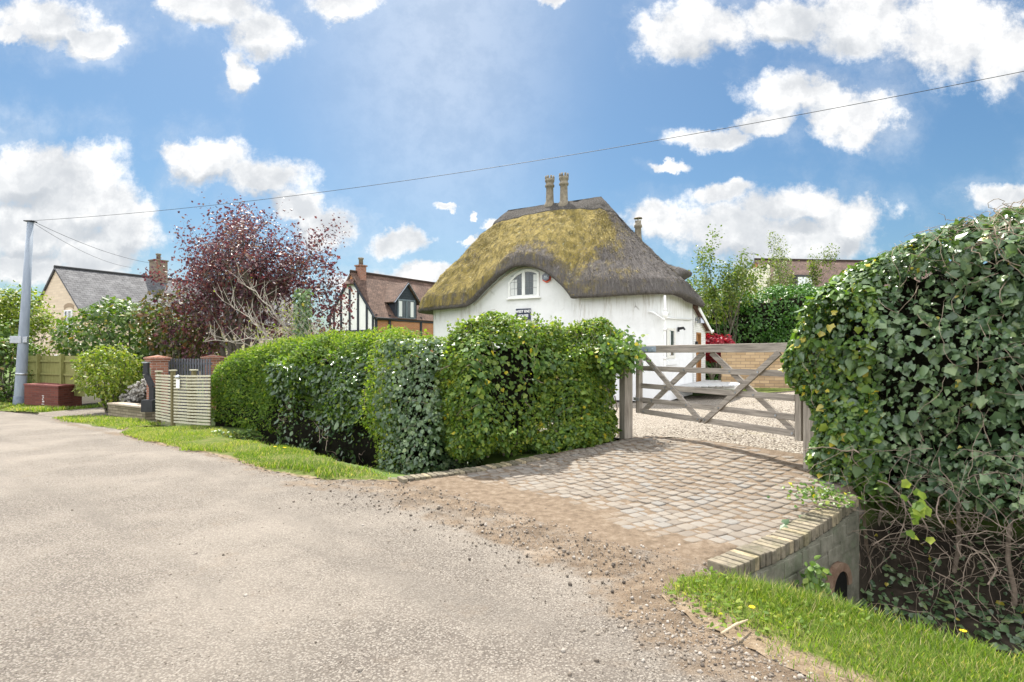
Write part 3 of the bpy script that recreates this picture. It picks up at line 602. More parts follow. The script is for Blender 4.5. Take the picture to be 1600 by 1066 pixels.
for k in ks:
    kk = k; hfac = kk
    sidec = ss(2.2, .6, O[:, 0]); rise = kk + (.03 * (1 - sidec) - .045 * sidec) * math.sin(kk * math.pi); xy = O + (Oc - O) * hfac
    lip = .30 * ss(0, .05, kk); z = ez + .05 + lip * (1 - kk) + (7.46 - ez - .05) * (rise * .985 + .015 * kk) 
    z = np.minimum(z, 7.46)
    # second thatch layer breaking over the right-hand side
    rt = ss(1.1, -.2, O[:, 0]) * ss(2.3, 3.1, O[:, 1]) * (ss(.17, .21, kk) * ss(.36, .22, kk)); nd2 = (O - Oc); nd2 = nd2 / np.linalg.norm(nd2, axis=1, keepdims=True)
    xy = xy + nd2 * (rt * .34)[:, None]; z = z + rt * .16
    rr3 = ss(1.0, -.2, O[:, 0]) * ss(2.6, 3.2, O[:, 1]) * ss(.21, .16, kk) * ss(0, .10, kk); xy = xy - nd2 * (rr3 * .22)[:, None]
    slope = kk * np.linalg.norm(np.c_[O - Oc, (7.46 - ez)], axis=1)
    fr = ss(.55, .30, np.abs(O[:, 0] - 4.9) / 9) * 0 + ss(-.6, -.3, -O[:, 1] - .05) * 0
    frontness = ss(1.15, .15, O[:, 1]) * ss(0.15, 1.2, O[:, 0])
    low = ss(.00, .30, kk + .05 * np.sin(tper * 1.9) - .26 * ss(3.4, 1.4, O[:, 0]) + .16 * ss(5.2, 7.2, O[:, 0]))
    mo = frontness * (0.18 + .68 * low) * (1 - .95 * ss(.84, .88, kk)); mo = mo + .42 * ss(1.2, .2, O[:, 1]) * (1 - frontness) * ss(.2, .7, kk) * .4
    addrow(xy, z, slope, mo)
for (xy, z, vv, mo) in rowsV:
    q = np.c_[xy[:, 0], -xy[:, 1], z]; q3 = np.asarray(mo) * (.045 * nz(q, 7.5, 66, 2) + .02 * nz(q, 14, 67)) + 0.030 * nz(q, 4.5, 6, 2) + .012 * nz(q, 17, 7, 2); dn = np.c_[(O - Oc), np.zeros(NJ) + .8]; dn = unit(dn); q = q + np.c_[dn[:, 0], -dn[:, 1], dn[:, 2]] * q3[:, None]
    q[:, 2] -= G0; V.append(q); UV.append(np.c_[tper, np.broadcast_to(vv, NJ)]); MO.append(np.broadcast_to(mo, NJ))
V = np.concatenate(V); UVv = np.concatenate(UV); MO = np.concatenate(MO); nr = len(rowsV); i = np.arange(nr * NJ).reshape(nr, NJ); j = np.roll(i, -1, 1)
Fc = np.stack([i[:-1], i[1:], j[1:], j[:-1]], -1).reshape(-1, 4)
roof = np_mesh('thatched_roof', V, Fc.ravel(), np.full(len(Fc), 4), THATCH, cot, {'moss': MO}, True)
uvl = roof.data.uv_layers.new(name='UVMap'); uvl.data.foreach_set('uv', UVv[Fc.ravel()].astype(np.float32).ravel())
# frayed straw ends over the whole slope and along the cut eave
Vr = V.reshape(nr, NJ, 3); MOr = MO.reshape(nr, NJ)
def straws(name, n, r0, r1, ln, wd, mat, lift):
    ii = RNG.integers(r0, r1, n); jj = RNG.integers(0, NJ, n); a_ = Vr[ii, jj]; dn = Vr[np.maximum(ii - 1, 0), jj] - a_; dj = Vr[ii, (jj + 1) % NJ] - a_; N = unit(np.cross(dj, dn)); N = np.where((N[:, 2:3] < 0), -N, N)
    pos = a_ + dj * RNG.random((n, 1)) + dn * RNG.random((n, 1)) * .8; tip = unit(dn) + RNG.normal(0, .22, (n, 3)) + N * RNG.uniform(0.0, lift, (n, 1))
    return scatter(name, BLADE, pos - unit(dn) * .02, N + RNG.normal(0, .2, (n, 3)), tip, ln * RNG.uniform(.5, 1.5, n), mat, roof, np.clip(MOr[ii, jj] * .95 + .34 * nz(pos, 2.4, 61, 3) + RNG.normal(0, .22, n), 0, 1), np.full(n, wd) * RNG.uniform(.6, 1.6, n))
STRAW = leaf_matless = None
m, nt, b = NM('straw_ends', 0.95, 0.1); setin(nt, b, 'Base Color', ramp(nt, attr(nt, 'rnd'), [(0, (0.07, 0.06, 0.055)), (.38, (0.15, 0.13, 0.115)), (.60, (0.155, 0.127, 0.072)), (.82, (0.235, 0.188, 0.072)), (1, (0.32, 0.265, 0.12))])); STRAW = m
straws('straw_ends', 22000, 6, nr - 10, .085, .016, STRAW, .45)
o_ = straws('eave_straw', 7000, 2, 8, .06, .012, STRAW, .25)
# ridge cap: darker block-cut band under netting
ks_cap = [k for k in range(nr) if k >= nr - 10]; rc = []
for kk_ in range(nr - 10, nr): rc.append(Vr[kk_] + np.array([0, 0, .022]))
scal = .10 * np.abs(np.sin(tper * 2.6)); rc[0] = rc[0] - np.array([0, 0, 1.0]) * scal[:, None] * .0 + (Vr[nr - 12] - Vr[nr - 10]) * (scal * 4)[:, None] * .5
skirt = rc[0] - np.array([0, 0, .075]); rc = [skirt] + rc
Vc = np.concatenate(rc); i = np.arange(len(rc) * NJ).reshape(len(rc), NJ); j = np.roll(i, -1, 1); Fc = np.stack([i[:-1], i[1:], j[1:], j[:-1]], -1).reshape(-1, 4)
m, nt, b = NM('ridge_straw', 0.95, 0.15); p = objpos(nt); e1 = noise(nt, vscale(nt, p, (9, 9, 9)), 3, 6, .7); net = voro(nt, p, 16, 'DISTANCE_TO_EDGE')
col = ramp(nt, e1, [(.3, (0.04, 0.036, 0.034)), (.55, (0.10, 0.09, 0.082)), (.75, (0.18, 0.165, 0.15))]); col = mixc(nt, sstep(nt, net, .05, .02), col, (0.15, 0.145, 0.14))
setin(nt, b, 'Base Color', col); setin(nt, b, 'Normal', bump(nt, math_(nt, 'ADD', e1, math_(nt, 'MULTIPLY', sstep(nt, net, .05, .02), .4)), 1, .06))
np_mesh('ridge_cap', Vc, Fc.ravel(), np.full(len(Fc), 4), m, roof, None, True)
# chimney pots on the ridge
def pot_bm(h, r_, mb, c):
    mb.lathe([(r_ * 1.5, -.5), (r_ * 1.45, .0), (r_ * 1.3, .06), (r_ * 1.05, .14), (r_, .2), (r_ * .94, h * .45), (r_ * .92, h * .62), (r_ * 1.18, h * .64), (r_ * 1.2, h * .70), (r_ * 1.0, h * .72), (r_ * .98, h * .78), (r_ * 1.2, h * .82), (r_ * 1.24, h * .90), (r_ * 1.1, h * .91), (r_ * .8, h * .90), (r_ * .8, h * .7)], c, 20)
    for k in range(8):
        an = k * math.pi / 4; rot = Matrix.Rotation(an, 3, 'Z'); cc = Vector(c) + rot @ Vector((r_ * 1.08, 0, h * .95)); mb.box(cc, (r_ * .28, r_ * .45, h * .11), rot)
for (px, D, zt, h) in ((859, 22.4, 276, 1.15), (881, 22.0, 272, 1.2)):
    w_ = P(px, zt, D); lp_ = Matrix.Rotation(-CANG, 3, 'Z') @ (w_ - CO); mb = MB(); pot_bm(h, .155, mb, (lp_.x, lp_.y, lp_.z - h)); mb.build('chimney_pot', POT, cot, True)
w_ = P(997, 349, 24.5); lp_ = Matrix.Rotation(-CANG, 3, 'Z') @ (w_ - CO); mb = MB(); mb.lathe([(.22, -2.6), (.2, -.9), (.15, -.6), (.13, -.2), (.17, -.18), (.17, -.08), (.13, -.06), (.13, .1), (.1, .1)], lp_, 18); mb.build('rear_chimney_pot', POT, cot, True)
mb = MB(); mb.lathe([(.19, .20), (.17, .235), (.02, .30)], lp_, 16)
for k in range(4): an = k * 1.57 + .4; mb.tube([(lp_.x + .11 * math.cos(an), lp_.y + .11 * math.sin(an), lp_.z + .08), (lp_.x + .15 * math.cos(an), lp_.y + .15 * math.sin(an), lp_.z + .22)], .012, 4)
mb.build('cowl', simple('dull_cowl_metal', (.16, .13, .10), (.25, .21, .17), 10, .6, .4, .1), cot)
# eyebrow window on the front: two leaded casements under a curved head
def sx_of(px, y=0.0):                                             # local x on the front wall for a photo column
    k = (px - CX) / F; return (4.8 - k * 18.0) / (.866 + .5 * k)
xw0, xw1 = sx_of(843), sx_of(795); zb = zl(1.6 + (553 - 465.5) / F * 20.6); wn = empty('window', (0, 0, 0)); wn.parent = cot
def arch(x): return zl(1.6 + 133 / F * 20.6) - .34 * ((x - (xw0 + xw1) / 2 + .16) / .70) ** 2 - .05
def arch_poly(x0, x1, z0, ins=0.0, n=10): return [(x0, z0), (x1, z0)] + [(x1 + (x0 - x1) * i / n, arch(x1 + (x0 - x1) * i / n) - ins) for i in range(n + 1)]
mb = MB(); xm = (xw0 + xw1) / 2
def framed(mb, x0, x1, z0, top, wid, y0, y1):
    mb.box(((x0 + x1) / 2, (y0 + y1) / 2, z0 + wid / 2), (x1 - x0, y1 - y0, wid))
    mb.box((x0 + wid / 2, (y0 + y1) / 2, (z0 + wid + top(x0 + wid / 2)) / 2), (wid, y1 - y0 - .004, top(x0 + wid / 2) - z0 - wid)); mb.box((x1 - wid / 2, (y0 + y1) / 2, (z0 + wid + top(x1 - wid / 2)) / 2), (wid, y1 - y0 - .004, top(x1 - wid / 2) - z0 - wid))
    n = 8; xs = [x0 + (x1 - x0) * i / n for i in range(n + 1)]
    mb.add([(x, y, top(x) + dz) for x in xs for (y, dz) in ((y0 - .002, -wid * .8), (y0 - .002, .01), (y1 + .003, .01), (y1 + .003, -wid * .8))], [(i * 4 + a_, i * 4 + (a_ + 1) % 4, (i + 1) * 4 + (a_ + 1) % 4, (i + 1) * 4 + a_) for i in range(n) for a_ in range(4)] + [(0, 1, 2, 3), (n * 4 + 3, n * 4 + 2, n * 4 + 1, n * 4)])
framed(mb, xw0, xw1, zb, arch, .05, -.01, .055)
mb.box((xm, .022, zb + .5), (.055, .07, 1.0)); mb.build('frame', WHITE, wn)
for (a_, c_) in ((xw0 + .055, xm - .03), (xm + .03, xw1 - .055)):
    mb = MB(); framed(mb, a_, c_, zb + .055, lambda x: arch(x) - .055, .034, .0, .045); sash = mb.build('casement', WHITE, wn)
    mb = MB(); mb.prism(arch_poly(a_ + .03, c_ - .03, zb + .09, .09), .012, .018); mb.build('pane', GLASS, sash)
    mb = MB(); ww_ = c_ - a_ - .09
    for k in (1, 2): x = a_ + .045 + ww_ * k / 3; mb.box((x, .021, (zb + .1 + arch(x) - .1) / 2), (.012, .008, arch(x) - .1 - zb - .1))
    for k in (1, 2, 3): mb.box(((a_ + c_) / 2, .0225, zb + .1 + k * .235), (ww_, .009, .012))
    mb.build('lead_bars', LEAD, sash)
for (a_, c_) in ((xw1 - .36, xw1 - .10), (xw0 + .10, xw0 + .24)):
    mb = MB(); nn = 12; mb.add([(a_ + (c_ - a_) * i / nn, .0195 + .0012 * (i % 2), z) for i in range(nn + 1) for z in (zb + .1, arch((a_ + c_) / 2) - .12)], [(2 * i, 2 * i + 1, 2 * i + 3, 2 * i + 2) for i in range(nn)]); mb.build('curtain', CURT, wn)
mb = MB(); mb.box((xm, .06, zb - .03), (xw1 - xw0 + .12, .10, .045), None, .008); mb.build('sill', WHITE, wn)
# flashing line under the lifted thatch
mb = MB(); pts = [(s_, .03, zl(float(eave_z(s_, -.4))) - .02) for s_ in np.linspace(3.15, 7.2, 40)]; mb.tube(pts, .03, 6); mb.build('eave_mortar', simple('grey_mortar', (.34, .31, .27), (.5, .47, .42), 6, .9, .2, .4), cot)
# alarm box
def on_front(px, py, off=0.0):
    s_ = sx_of(px); D = 18 + .5 * s_; return Vector((s_, off, zl(CAMZ + (HY - py) / F * D)))
q = on_front(855, 433.5, .03); ab = empty('alarm_box', q); ab.parent = cot
hexp = lambda r_: [(r_ * math.cos(k * math.pi / 3 + math.pi / 6) , r_ * .95 * math.sin(k * math.pi / 3 + math.pi / 6)) for k in range(6)]
MB().prism([(x, z - .03) for x, z in hexp(.175)], -.03, .05).build('backplate', simple('alarm_red', (.55, .05, .015), (.65, .08, .02), 10, .4, .5, 0), ab)
MB().prism(hexp(.155), .052, .10).build('cover', simple('alarm_cover', (.10, .11, .14), (.15, .16, .20), 10, .35, .5, 0), ab)
mb = MB()
for k in range(4): mb.box((-.045 + k * .03, .102, .02), (.02, .006, .045 if k % 2 else .03))
mb.box((0, .102, -.035), (.15, .006, .02)); mb.build('logo', simple('alarm_logo', (.55, .6, .68), (.65, .7, .75), 10, .5, .3, 0), ab)
# house name sign on the front wall
q = on_front(818.5, 492, .03); sg = empty('house_sign', CO + Matrix.Rotation(CANG, 3, 'Z') @ q, CANG, 'dark navy name board with white letters on the white cottage wall, half behind the hedge', 'sign')
MB().box((0, .015, 0), (.60, .035, .44), None, .006).build('board', simple('navy_board', (.012, .016, .04), (.02, .026, .055), 10, .4, .4, 0), sg)
mb = MB()
for (z, hgt) in ((.205, .014), (-.205, .014)): mb.box((0, .0335, z), (.57, .004, hgt))
def text_mesh(name, body, size, loc, mat, parent, rot=(R(90), 0, R(180)), extr=.004):
    cu = bpy.data.curves.new(name, 'FONT'); cu.body = body; cu.size = size; cu.align_x = 'CENTER'; cu.align_y = 'CENTER'; cu.extrude = extr; cu.offset = size * .025
    to = bpy.data.objects.new(name, cu); COL.objects.link(to); bpy.context.view_layer.update(); me = bpy.data.meshes.new_from_object(to); bpy.data.objects.remove(to)
    o = link(name, me, mat, parent); o.location = loc; o.rotation_euler = rot; return o
LETW = simple('sign_white', (.75, .75, .75), (.85, .85, .85), 10, .6, .3, 0)
text_mesh('lettering', 'WEST END', .125, (0, .036, .115), LETW, sg); text_mesh('lettering', 'HOUSE', .135, (0, .036, -.045), LETW, sg)
# right-hand side wall (x = 0, looking along local -x): drainpipes, slit window, bracket, lean-to with door
def side_pt(px, py, off=0.0):
    k = (px - CX) / F; t_ = (4.8 - k * 18.0) / (.866 * k - .5); D = 18 + .866 * t_; return Vector((-off, -t_, zl(CAMZ + (HY - py) / F * D)))
mb = MB(); a_ = side_pt(1035, 458, .06); 
pts = [side_pt(1035, y, .075) for y in (462, 480, 500, 540, 580, 604)]; mb.tube(pts, .04, 8)
for y in (484, 515, 560): c_ = side_pt(1035, y, .075); mb.lathe([(.055, -.04), (.055, .04)], c_, 10)
mb.build('drainpipe', WHITE, cot, True)
mb = MB(); c_ = side_pt(1035, 494, .08); mb.lathe([(.04, -.12), (.09, 0), (.1, .12), (.085, .125)], c_, 12); mb.build('hopper', WHITE, cot, True)
mb = MB(); fp = [Vector((.62, .06, zl(3.0))), Vector((.22, .06, zl(2.98)))] ; mb.tube([on_front(1013, 487, .05), on_front(1022, 489, .05), side_pt(1034, 500, .09)], .03, 7); mb.tube([side_pt(1036, 497, .06), side_pt(1050, 498, .06), side_pt(1079, 500, .06)], .022, 6); mb.tube([side_pt(1036, 490, .06), side_pt(1045, 490, .06)], .024, 6); mb.build('waste_pipe', WHITE, cot, True)
def side_box(mb, px0, px1, py0, py1, d0, d1):
    a_, c_ = side_pt(px0, py0), side_pt(px1, py1); t0, t1 = -a_.y, -c_.y; D = 18 + .866 * (t0 + t1) / 2; z0, z1 = zl(CAMZ + (HY - py1) / F * D), zl(CAMZ + (HY - py0) / F * D)
    mb.box((-(d0 + d1) / 2, -(t0 + t1) / 2, (z0 + z1) / 2), (abs(d1 - d0), abs(t1 - t0), abs(z1 - z0))); return mb
sw = empty('slit_window'); sw.parent = cot
mb = MB(); side_box(mb, 1042, 1044, 513, 560, .0, .05); side_box(mb, 1051.5, 1053.5, 513, 560, .0, .05); side_box(mb, 1044.05, 1051.45, 513, 517, .0, .045); side_box(mb, 1044.05, 1051.45, 555.5, 560, .0, .045); mb.build('frame', CREAM, sw)
side_box(MB(), 1043.9, 1051.7, 516.5, 556, .0, .02).build('pane', GLASS, sw); side_box(MB(), 1044.2, 1047.2, 517.5, 555, .021, .024).build('curtain', CURT, sw)
side_box(MB(), 1041, 1058, 563, 570, .0, .06).build('sill', LIME, sw)
mb = MB(); c_ = side_pt(1058, 515, .05); mb.box(c_, (.05, .10, .16), None, .01); mb.tube([c_ + Vector((-.02, 0, .03)), c_ + Vector((-.16, -.02, .05)), c_ + Vector((-.20, -.03, -.02))], [.05, .045, .035], 8); mb.build('security_light', BLACK, cot)
WBRICK = brick_mat('white_painted_brick', (.74, .74, .72), (.80, .80, .78), (.60, .59, .57), bmp=.9, sf=.15)
T0, T1 = 4.28, 6.5; lz0, lz1 = zl(3.32), zl(2.62); XD0, XD1 = 4.75, 5.55
mb = MB(); xr = .015
def lz(t_): return lz0 + (lz1 - lz0) * (t_ - T0) / (T1 - T0)
dtop = zl(2.44)
def yz_panel(mb, t0, t1, zb_, ztf, x0, x1): mb.add([(x, -t_, z) for x in (x0, x1) for (t_, z) in ((t0, zb_), (t1, zb_), (t1, ztf(t1)), (t0, ztf(t0)))], [(0, 1, 2, 3), (7, 6, 5, 4), (0, 4, 5, 1), (1, 5, 6, 2), (2, 6, 7, 3), (3, 7, 4, 0)])
yz_panel(mb, T0, XD0, -.3, lz, xr, .2); yz_panel(mb, XD1, T1, -.3, lz, xr, .2); yz_panel(mb, XD0 + .001, XD1 - .001, dtop, lz, xr + .003, .2)
mb.box((2.2, -T1 + .1, (lz1 - .3) / 2), (4.0, .2, lz1 + .3)); mb.build('lean_to_wall', WBRICK, cot)
mb = MB(); mb.slab([(-.18, -T0 + .1, lz0 + .16), (-.18, -T1 - .25, lz1 + .0), (4.3, -T1 - .25, lz1 + .0), (4.3, -T0 + .1, lz0 + .16)], .07); mb.build('lean_to_roof', simple('lean_to_tiles', (.12, .07, .05), (.2, .12, .09), 6), cot)
mb = MB(); mb.slab([(-.215, -T0 + .1, lz0 + .115), (-.215, -T1 - .28, lz1 - .05), (-.183, -T1 - .28, lz1 - .05), (-.183, -T0 + .1, lz0 + .115)], .15); mb.build('bargeboard', WHITE, cot)
mb = MB(); mb.tube([(-.26, -T1 - .30, lz1 - .08), (4.3, -T1 - .30, lz1 - .08)], .055, 8); mb.build('gutter', WHITE, cot)
dr = empty('door'); dr.parent = cot
mb = MB(); yz_panel(mb, XD0 + .07, XD1 - .07, .06, lambda t_: dtop - .07, .09, .13); mb.build('leaf', OAK, dr)
mb = MB(); yz_panel(mb, XD0 + .002, XD0 + .068, .02, lambda t_: dtop - .002, -.01, .14); yz_panel(mb, XD1 - .068, XD1 - .002, .02, lambda t_: dtop - .002, -.01, .14); yz_panel(mb, XD0 + .07, XD1 - .07, dtop - .068, lambda t_: dtop - .003, -.005, .14); mb.build('frame', OAK, dr)
mb = MB(); mb.box((.07, -XD0 - .15, 1.0), (.03, .05, .18), None, .01); mb.tube([(.05, -XD0 - .15, 1.05), (.03, -XD0 - .28, 1.05)], .012, 6); mb.build('handle', BLACK, dr)
mb = MB(); mb.box((-.04, -4.58, zl(1.98)), (.09, .12, .20), None, .02); mb.build('letter_box', BLACK, cot)
mb = MB(); c_ = Vector((-.10, -4.62, zl(2.88))); mb.box(c_ + Vector((.07, 0, .05)), (.06, .12, .14), None, .01); mb.lathe([(.03, .10), (.10, .02), (.15, -.10), (.14, -.10)], c_ + Vector((-.08, 0, 0)), 14); mb.tube([c_ + Vector((.06, 0, .1)), c_ + Vector((-.08, 0, .13))], .015, 6); mb.build('wall_lamp', STEEL, cot)
# low white terrace in front of the door
dk = empty('terrace', (0, 0, 0), 0, 'low white-painted boarded terrace beside the cottage door', 'terrace')
mb = MB()
for k in range(9):
    a_ = Matrix.Rotation(CANG, 3, 'Z') @ Vector((-.12 - k * .19, -1.1 - k * .18, 0)) + CO; c_ = Matrix.Rotation(CANG, 3, 'Z') @ Vector((-.12 - k * .19, -6.4, 0)) + CO; a_.z = c_.z = .50; mb.bar(a_, c_, .035, .165, (0, 0, 1), .004)
mb.build('boards', simple('worn_white_boards', (.42, .42, .41), (.56, .56, .55), 6, .8, .2, .2), dk)
mb = MB(); rot = Matrix.Rotation(CANG, 3, 'Z'); mb.box(CO + rot @ Vector((-.88, -4.5, .01)), (1.66, 3.7, .10), rot); mb.build('base', CREAM, dk)

# ------------------------------------------------------------------ five-bar gate and posts
gdir = GR - GL; gl = np.linalg.norm(gdir); gang = math.atan2(gdir[1], gdir[0]); gt = empty('five_bar_gate', (GL[0], GL[1], .30), gang, 'weathered wooden five-bar field gate with crossed braces, closed across the drive', 'gate')
zg = lambda z: z - .30                                              # local x runs from the hinge end towards the hedge; local -y faces the lane
yf = -1 if (np.array([math.sin(gang), -math.cos(gang)]) @ (-GL)) > 0 else 1
mb = MB(); mb.bar((0.0, 0, zg(1.675)), (gl + .02, 0, zg(1.675)), .115, .085, (0, 0, 1), .008); tr_ = mb.build('top_rail', GREYWOOD, gt)
for z in (1.362, 1.075, .845, .655): mb = MB(); mb.bar((.02, 0, zg(z)), (gl - .02, 0, zg(z)), .078, .03, (0, 0, 1), .004); mb.build('rail', GREYWOOD, gt)
GT = {}
def brace(x0, z0, x1, z1, side): mb = MB(); y = yf * .034 * side; mb.bar((x0, y, zg(z0)), (x1, y, zg(z1)), .075, .034, (0, 0, 1), .004); return mb.build('brace', GREYWOOD, gt)
S = lambda f: f * gl
brace(S(.02), 1.618, S(.478), .640, 1); brace(S(.93), 1.618, S(.498), .640, 1.02); brace(S(.01), .66, S(.475), 1.615, -1); brace(S(.525), 1.615, S(.99), .66, -1.02)
mb = MB(); mb.box((gl + .045, 0, zg(1.14)), (.085, .075, 1.12), None, .006); mb.build('stile', GREYWOODV, gt)
mb = MB(); mb.box((-.045, 0, zg(1.19)), (.085, .08, 1.14), None, .006); mb.build('stile', GREYWOODV, gt)
BLUEST = simple('blue_grey_hinge_steel', (.20, .25, .32), (.33, .38, .45), 14, .5, .5, .1, .002)
mb = MB(); mb.box((.20, yf * .047, zg(1.675)), (.48, .009, .085), None, .003)
for x in (.06, .36): mb.lathe([(.013, -.012), (.013, .012)], (x, yf * .054, zg(1.675)), 8)
mb.box((.20, -yf * .047, zg(1.675)), (.48, .009, .085), None, .003); mb.build('hinge_strap', BLUEST, gt)
mb = MB(); mb.tube([(-.12, 0, zg(.80)), (-.12, 0, zg(.90))], .016, 8); mb.box((-.07, yf * .045, zg(.85)), (.14, .01, .05)); mb.build('lower_hinge', STEEL, gt)
mb = MB(); mb.box((gl + .05, yf * .045, zg(1.665)), (.11, .02, .10), None, .008); mb.tube([(gl - .02, yf * .07, zg(1.68)), (gl + .14, yf * .07, zg(1.68))], .012, 8); mb.build('latch', STEEL, gt)
def bolt(x, z, y): MB().tube([(x, y * yf, zg(z)), (x, (y + .010) * yf, zg(z))], .014, 8).build('bolt', STEEL, gt)
for (fx, z) in ((.14, 1.362), (.275, 1.075), (.383, .845), (.465, .665), (.825, 1.37), (.70, 1.09), (.60, .86), (.51, .67)): bolt(S(fx), z, .051)
for (fx, z) in ((.355, 1.362), (.21, 1.075), (.10, .845), (.655, 1.362), (.79, 1.075), (.905, .845), (.985, .655), (.03, .655)): bolt(S(fx), z, .016)
gu = np.array([math.cos(gang), math.sin(gang)])
def gate_post(x, y, z0, z1, w_, lab):
    t = empty('gate_post', (x, y, z0), gang, lab, 'gate post', 'wooden gate posts'); MB().box((0, 0, (z1 - z0) / 2), (w_, w_, z1 - z0), None, .012).build('post', GREYWOODV, t)
    mb = MB(); mb.add([(sx_ * w_ / 2, sy_ * w_ / 2, z1 - z0 + .002) for sx_, sy_ in ((-1, -1), (1, -1), (1, 1), (-1, 1))] + [(0, 0, z1 - z0 + .035)], [(0, 1, 4), (1, 2, 4), (2, 3, 4), (3, 0, 4), (3, 2, 1, 0)]); mb.build('weathered_top', GREYWOODV, t); return t
pl_ = GL - gu * .20 + np.array([-.16, -.16]); gate_post(pl_[0], pl_[1], .12, 1.74, .16, 'square grey gate post at the hinge end, against the sunlit hedge')
pr_ = GR + gu * .23 + np.array([.0, .02]); gate_post(pr_[0], pr_[1], .1, 1.72, .15, 'grey gate post at the latch end, half buried in the tall ivy hedge')
# picket fence buried in the hedge left of the gate
pf = empty('picket_fence', (0, 0, 0), 0, 'old pale picket fence almost hidden in the hedge left of the gate', 'fence'); mbp = MB(); a0 = np.array([.62, 9.02]); a1 = np.array([1.68, 9.42]); dv = (a1 - a0) / np.linalg.norm(a1 - a0); Lp = np.linalg.norm(a1 - a0); rotp = Matrix.Rotation(math.atan2(dv[1], dv[0]), 3, 'Z')
PALE = wood_mat('bleached_palings', (.30, .28, .24), (.48, .45, .40), (.62, .59, .53), axis=2)
for k in range(int(Lp / .15)):
    q = a0 + dv * (k + .5) * .15; MB().box((q[0], q[1], .68), (.075, .018, .96), rotp, .004).build('paling', PALE, pf)
for z in (.42, .98): mb = MB(); mb.box(((a0[0] + a1[0]) / 2 - .02, (a0[1] + a1[1]) / 2 + .035, z), (Lp, .03, .07), rotp); mb.build('rail', PALE, pf)

# ------------------------------------------------------------------ culvert walls
m, nt, b = NM('stock_brick', .92, .2); p = geopos(nt); rr_ = attr(nt, 'rnd'); n1 = noise(nt, p, 14, 6, .7)
col = ramp(nt, rr_, [(0, (.13, .115, .09)), (.35, (.22, .195, .15)), (.7, (.31, .27, .20)), (1, (.42, .35, .23))]); col = mixc(nt, math_(nt, 'MULTIPLY', sstep(nt, n1, .42, .7), .7), col, (.075, .07, .055)); col = mixc(nt, math_(nt, 'MULTIPLY', sstep(nt, noise(nt, p, 4, 6, .7), .45, .7), .6), col, (.10, .105, .05)); col = mixc(nt, 1.0, col, (.82, .80, .78), 'MULTIPLY')
setin(nt, b, 'Base Color', col); setin(nt, b, 'Normal', bump(nt, noise(nt, p, 45, 4, .7), .8, .008)); STOCK = m
m, nt, b = NM('algae_concrete', .92, .2); p = geopos(nt); n1 = noise(nt, p, 5, 8, .7); col = ramp(nt, n1, [(.28, (.075, .075, .055)), (.5, (.155, .15, .115)), (.7, (.24, .225, .18))]); col = mixc(nt, math_(nt, 'MULTIPLY', sstep(nt, noise(nt, p, 2.6, 5, .7), .5, .66), .6), col, (.12, .145, .09))
setin(nt, b, 'Base Color', col); setin(nt, b, 'Normal', bump(nt, n1, .9, .03)); ALGAE = m
